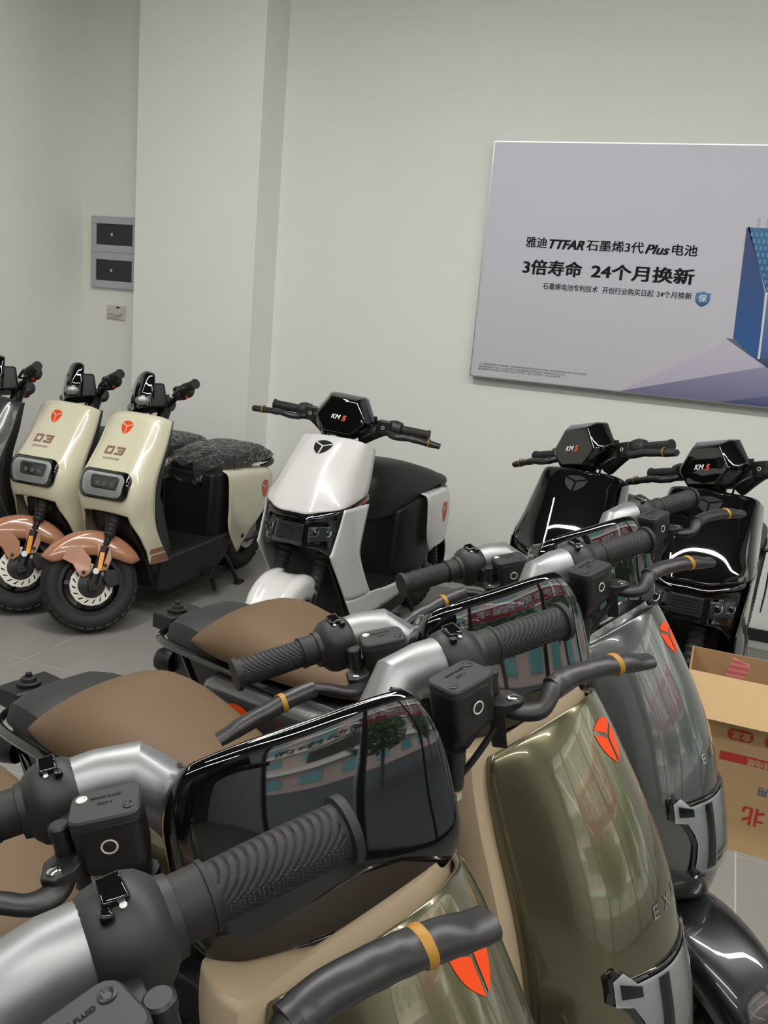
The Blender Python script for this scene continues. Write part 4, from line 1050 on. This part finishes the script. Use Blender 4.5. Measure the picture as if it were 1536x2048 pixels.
# ================================================================ white and black scooters along the back wall
def sport(paint, side_paint, label, loc, rz, steer, emblem, badge=True):
    root = thing('electric_scooter', label, 'scooter', loc, rz, 'scooters along the back wall')
    P = M[paint]; Q = M[side_paint]
    rk = R(25); axd = V(-math.sin(rk), 0, math.cos(rk)); c0 = V(-.42, 0, 1.011)
    Mf = rot_about(c0, axd, R(steer))
    # ---- upper front panel, flat lower edge in the middle
    half = [
     [(-.290, 0, .958), (-.294, .061, .956), (-.308, .105, .952), (-.322, .142, .942), (-.385, .160, .914)],
     [(-.270, 0, .946), (-.274, .061, .944), (-.288, .108, .938), (-.305, .145, .928), (-.380, .163, .900)],
     [(-.228, 0, .912), (-.232, .061, .909), (-.248, .110, .902), (-.277, .150, .891), (-.368, .166, .868)],
     [(-.164, 0, .855), (-.168, .061, .852), (-.188, .114, .844), (-.232, .158, .834), (-.350, .170, .822)],
     [(-.102, 0, .785), (-.106, .061, .783), (-.128, .116, .780), (-.188, .167, .776), (-.332, .174, .778)],
     [(-.060, 0, .724), (-.062, .061, .723), (-.088, .118, .729), (-.150, .175, .736), (-.318, .176, .750)],
     [(-.040, 0, .686), (-.041, .061, .686), (-.070, .118, .698), (-.136, .178, .712), (-.314, .176, .738)]]
    pm = MB().patch(mirror(half), 4, 4); bv = pm.bvh()
    obj('front_panel', pm, P, root, solid=.006, soff=-1)
    # ---- black lamp mask: brow, centre grille, two lamps, chin
    mk = [[(-.044, 0, .682), (-.046, .061, .681), (-.078, .118, .694), (-.142, .174, .708), (-.24, .172, .72)],
          [(-.030, 0, .668), (-.032, .062, .667), (-.064, .118, .678), (-.132, .172, .690), (-.24, .172, .70)],
          [(-.046, 0, .650), (-.048, .062, .650), (-.078, .118, .660), (-.138, .170, .670), (-.24, .170, .68)],
          [(-.038, 0, .61), (-.040, .066, .61), (-.070, .118, .614), (-.128, .168, .62), (-.22, .168, .63)],
          [(-.034, 0, .575), (-.036, .072, .574), (-.066, .118, .572), (-.112, .165, .57), (-.20, .166, .575)],
          [(-.034, 0, .560), (-.036, .074, .560), (-.066, .118, .556), (-.105, .163, .545), (-.19, .165, .545)],
          [(-.070, 0, .548), (-.072, .072, .547), (-.085, .116, .535), (-.100, .162, .515), (-.18, .165, .51)]]
    mm = MB().patch(mirror(mk), 3, 3); mv = mm.bvh()
    msk = obj('lamp_mask', mm, M['gloss_black'], root, solid=.005, soff=-1)
    U, W = V(0, 1, 0), V(-.05, 0, 1)
    gr = decal('grille', poly_mb([[(-.058, -.034), (.058, -.034), (.056, .034), (-.056, .034)]]), (-.035, 0, .612), U, W, mv, M['black'], root, off=.004, solid=.004)
    sl = MB()
    for r_ in range(6):
        for k in range(7):
            xx = -.048 + k * .0155 + (r_ % 2) * .006; sl.box((-.0325, xx, .585 + r_ * .0108), (.006, .011, .0045))
    gs = obj('grille_mesh', sl, M['dark_badge'], gr, flat=True); gs['kind'] = 'stuff'
    for s in (1, -1):
        hd = decal('head_lamp', poly_mb([[(-.045, -.034), (.040, -.024), (.046, .030), (-.045, .024)] if s > 0 else [(-.040, -.024), (.045, -.034), (.045, .024), (-.046, .030)]]), (-.075, s * .112, .613), V(-.45 * s, 1, 0), V(0, 0, 1), mv, M['smoke'], root, off=.004, solid=.003)
        for k, (du, rr) in enumerate(((-.016, .016), (.024, .013))):
            h = bv_hit(mv, V(-.075 - .45 * du, s * (.112 + du), .615))
            obj('lamp_lens', MB().sphere(h + V(.004, 0, 0), rr, 12, (.5, 1, .95)), M['led'] if False else M['gloss_black'], hd)
            decal('lamp_chrome', poly_mb([[(-rr * 1.25, -rr * .9), (rr * .6, -rr * .9), (rr * 1.2, -rr * .3), (rr * 1.2, rr * .7), (rr * .98, rr * .7), (rr * .98, -rr * .2), (rr * .5, -rr * .72), (-rr * 1.25, -rr * .72)]]), h + V(0, 0, 0), V(-.45 * s, 1, 0), V(0, 0, 1), mv, M['chrome'], hd, off=.0055)
        # side band with orange badge above the leg cover
        bd = MB().patch([[(-.20, s * .177, .716), (-.26, s * .178, .728), (-.325, s * .176, .742)], [(-.18, s * .178, .694), (-.25, s * .179, .706), (-.33, s * .176, .720)]], 2, 3)
        bo = obj('side_band', bd, M['gloss_black'], root, solid=.004, soff=0)
        tx = text_mb('T60', .022, .0008, .2); decal('badge_lettering', tx, (-.275, s * .20, .716), V(-s, 0, .18), V(0, 0, 1), bd.bvh(), M['orange'], bo, off=.0035)
        # leg cover: down from the band, kinked, then back along the floor
        rows = [[(-.132, s * .178, .706), (-.20, s * .181, .706), (-.28, s * .181, .706), (-.335, s * .176, .700)],
                [(-.112, s * .174, .64), (-.17, s * .180, .635), (-.25, s * .181, .63), (-.315, s * .176, .625)],
                [(-.075, s * .168, .545), (-.14, s * .178, .54), (-.22, s * .181, .538), (-.288, s * .177, .535)],
                [(-.070, s * .166, .525), (-.14, s * .177, .505), (-.23, s * .181, .49), (-.295, s * .178, .48)],
                [(-.145, s * .166, .42), (-.20, s * .177, .41), (-.28, s * .182, .40), (-.345, s * .180, .39)],
                [(-.215, s * .166, .32), (-.27, s * .177, .315), (-.34, s * .183, .315), (-.395, s * .182, .318)],
                [(-.262, s * .166, .255), (-.32, s * .178, .262), (-.42, s * .184, .285), (-.52, s * .184, .305)],
                [(-.295, s * .166, .213), (-.36, s * .178, .215), (-.52, s * .184, .225), (-.68, s * .182, .238)]]
        lm = MB().patch(rows[:6], 4, 4); lm.patch(rows[5:7] + [rows[7]], 4, 4)
        rr = [[(-.395, s * .182, .318), (-.52, s * .184, .305), (-.66, s * .182, .296), (-.70, s * .180, .270)], [(-.52, s * .184, .305), (-.56, s * .184, .30), (-.67, s * .182, .285), (-.70, s * .180, .262)], [(-.68, s * .182, .238)] * 4]
        lm2 = MB().patch([[(-.400, s * .183, .316), (-.52, s * .184, .308), (-.62, s * .183, .303), (-.685, s * .181, .300)], [(-.46, s * .184, .27), (-.54, s * .184, .268), (-.63, s * .183, .268), (-.69, s * .181, .268)], [(-.50, s * .184, .225), (-.56, s * .184, .229), (-.63, s * .183, .233), (-.685, s * .181, .238)]], 2, 3)
        o = len(lm.v); lm.add(lm2.v, lm2.f)
        obj('leg_cover', lm, Q, root, solid=.005, soff=0, sharp=30)
        # rear side panel
        sp = MB().patch([[(-.895, s * .150, .658), (-1.02, s * .152, .662), (-1.14, s * .146, .66)], [(-.905, s * .182, .642), (-1.02, s * .186, .648), (-1.155, s * .180, .645)], [(-.915, s * .188, .56), (-1.03, s * .192, .56), (-1.17, s * .186, .555)], [(-.925, s * .188, .475), (-1.03, s * .192, .47), (-1.17, s * .184, .46)], [(-.955, s * .184, .41), (-1.04, s * .188, .42), (-1.165, s * .178, .40)], [(-.993, s * .182, .372), (-1.04, s * .182, .385), (-1.13, s * .174, .385)]], 3, 4)
        so = obj('side_panel', sp, Q, root, solid=.005, soff=0, sharp=30)
        decal('side_emblem', logo_mb(.072, .105), (-1.105, s * .21, .548), V(-s, 0, 0), V(0, 0, 1), sp.bvh(), M['orange_dull'], so, off=.004)
    decal('emblem', logo_mb(.088, .075), (-.245, 0, .905), V(0, 1, 0), V(-.6, 0, .8), bv, M[emblem], root)
    # ---- inner shield, floor, body
    rg = []
    for x0, w, zz in ((-.375, .150, .905), (-.355, .158, .82), (-.325, .160, .72), (-.30, .158, .60), (-.27, .158, .52), (-.32, .158, .42), (-.36, .158, .32), (-.38, .155, .20)):
        rg.append([V(x0 + .05, w * .8, zz), V(x0, w, zz), V(x0 - .07, w * .86, zz), V(x0 - .085, 0, zz), V(x0 - .07, -w * .86, zz), V(x0, -w, zz), V(x0 + .05, -w * .8, zz), V(x0 + .055, 0, zz)])
    obj('inner_shield', MB().loft(rg), M['black'], root)
    obj('lower_cowl', MB().loft([ring4(-.17, .12, .53, .46), ring4(-.25, .14, .46, .30), ring4(-.31, .15, .36, .17), ring4(-.42, .15, .28, .14)]), M['black'], root, bevel=.006)
    obj('floorboard', MB().loft([ring4(-.34, .165, .288, .15), ring4(-.62, .170, .288, .14), ring4(-.80, .170, .30, .15), ring4(-.90, .16, .30, .19)]), M['black_soft'], root, bevel=.008)
    obj('rear_body', MB().loft([ring4(-.715, .13, .60, .28), ring4(-.76, .150, .62, .26), ring4(-.92, .165, .645, .24), ring4(-1.12, .16, .66, .36), ring4(-1.26, .13, .65, .44), ring4(-1.32, .10, .63, .50)]), M['black'], root, bevel=.012)
    sr = []
    for x, zt, zb, hw in ((-.455, .64, .60, .06), (-.47, .72, .58, .085), (-.50, .785, .575, .11), (-.56, .82, .57, .130), (-.64, .833, .565, .140), (-.80, .818, .57, .150), (-.95, .788, .60, .155), (-1.10, .752, .64, .152), (-1.19, .728, .65, .135), (-1.225, .69, .65, .11)):
        h = [V(x, 0, zt), V(x, hw * .6, zt - .004), V(x, hw * .93, zt - .028), V(x, hw, zt - (zt - zb) * .45), V(x, hw * .97, zb), V(x, 0, zb - .004)]
        sr.append(h + [V(p.x, -p.y, p.z) for p in reversed(h[1:-1])])
    sm = MB(); cols = [cr([q[j] for q in sr], 3) for j in range(len(sr[0]))]; sm.loft([[c[i] for c in cols] for i in range(len(cols[0]))])
    obj('seat', sm, M['seat_black'], root, sub=1, sharp=80)
    gb = MB()
    for s in (1, -1): gb.tube(cr([(-1.14, s * .14, .655), (-1.24, s * .12, .675), (-1.31, s * .06, .68), (-1.32, 0, .68)], 4), .012, 8)
    obj('grab_rail', gb, M['black'], root)
    obj('rear_mudguard', fender_mb((-1.25, 0, .207), .245, 60, 190, .08, .05), M['black'], root, solid=.004)
    wheel(root, Matrix(), (-1.25, 0, .207), disc=.085)
    sh = MB()
    for s in (1, -1):
        sh.tube([(-.80, s * .09, .24), (-1.25, s * .11, .207)], .022, 8); gaiter(sh, (-1.20, s * .115, .26), (-1.13, s * .125, .42), .026, .026, 8)
    obj('swing_arm', sh, M['black'], root)
    center_stand(root, -.93, .20, .16)
    obj('side_stand', MB().tube([(-.62, .12, .16), (-.70, .17, .11)], .014, 8).box((-.66, .17, .12), (.10, .04, .028)), M['black'], root)
    # ---- steered parts
    ax = V(.02, 0, .21); fk = MB()
    for s in (1, -1):
        a = c0 - axd * .44 + V(.02, s * .078, 0); b = V(ax.x, s * .078, ax.z)
        fk.tube([a, b], .015, 10); fk.tube([a.lerp(b, .6), b], [.023, .021], 10)
    fk.tube([c0 - axd * .1, c0 - axd * .47], .024, 12); fk.box(c0 - axd * .45 + V(.01, 0, 0), (.055, .19, .03)); fk.cyl((ax.x, -.1, ax.z), (ax.x, .1, ax.z), .011)
    obj('fork', fk, M['black'], root, Mf)
    for s in (1, -1):
        a = c0 - axd * .45 + V(.03, s * .080, 0); b = a.lerp(V(ax.x, s * .078, ax.z), .55)
        obj('fork_gaiter', gaiter(MB(), a, b, .032, .027, 10), M['rubber'], root, Mf)
    wheel(root, Mf, ax, .207, .09, disc=.098)
    # mudguard with raised shoulders and a notch at the rear of the crown
    rows = []
    for i in range(10):
        t = i / 9
        w = .052 + .040 * min(1, t * 2.6) ** .6
        row = []
        for u, dr, e in ((0, 0, 96), (.30, .0, 98), (.50, .004, 116), (.74, .001, 122), (.93, -.014, 126), (1.0, -.045, 130), (1.0, -.085, 132)):
            a = R(18 + (e - 18) * t); r_ = .246 + dr
            row.append(V(ax.x + r_ * math.cos(a), w * u, ax.z + r_ * math.sin(a)))
        rows.append(row)
    obj('front_mudguard', MB().patch(mirror(rows), 2, 2), Q, root, Mf, solid=.004)
    bars(root, Mf, c0, .345, .03, .11, sleeve=True, red=False)
    # ---- faceted visor
    ol = [(.072, 1.118), (.126, 1.030), (.122, 1.012), (.072, .952)]
    def loop(k, x0, lean):
        q = [(y * k, 1.035 + (z_ - 1.035) * k) for y, z_ in ol]; q = q + [(-y, z_) for y, z_ in reversed(q)]
        return [V(x0 - lean * (z_ - 1.035), y, z_) for y, z_ in q]
    vm = MB().loft([loop(.80, -.325, .32), loop(1.0, -.362, .30), loop(.96, -.425, .25)])
    vz = obj('visor', vm, M['gloss_black'], root, Mf, sharp=35, bevel=.007)
    decal('visor_lettering', text_mb('KM', .026, .0006, .25), (-.33, -.018, 1.028), V(0, 1, 0), V(-.32, 0, 1), vm.bvh(), M['white_ink'], vz, off=.001)
    decal('visor_number', text_mb('5', .030, .002, .25), (-.33, .017, 1.026), V(0, 1, 0), V(-.32, 0, 1), vm.bvh(), M['orange_dull'], vz, off=.001)
    hs = MB()
    hs.loft([[V(-.37, s * a, b) for s, a, b in ((-1, .09, 1.08), (1, .09, 1.08), (1, .085, .955), (-1, .085, .955))], [V(-.47, s * a, b) for s, a, b in ((-1, .075, 1.05), (1, .075, 1.05), (1, .07, .94), (-1, .07, .94))]])
    for s in (1, -1): hs.tube(cr([(-.42, s * .06, .955), (-.43, s * .12, .985), (-.44, s * .19, 1.008)], 4), [.035, .034, .032, .030, .028, .025, .022, .02, .018], 10, flat=1.2)
    obj('headset', hs, M['black'], root, Mf, bevel=.008)
    return root
def bv_hit(b, p):
    h = b.ray_cast(p + V(.3, 0, 0), V(-1, 0, 0), 1); return h[0] if h[0] else p
sport('white', 'white', 'white scooter with black lamp mask and black seat, standing before the back wall', (-1.475, 2.88, 0), R(-95.5), 10, 'ink')
M['gloss_black_p'] = M['gloss_black']
BK = sport('gloss_black', 'graphite_dark', 'gloss black scooter below the advertising board, right of the white scooter', (-.485, 2.908, 0), R(-96), -33, 'dark_badge')
dup(BK, (-.03, 2.87, 0), R(-96.5), 'gloss black scooter at the right edge behind the cardboard box')
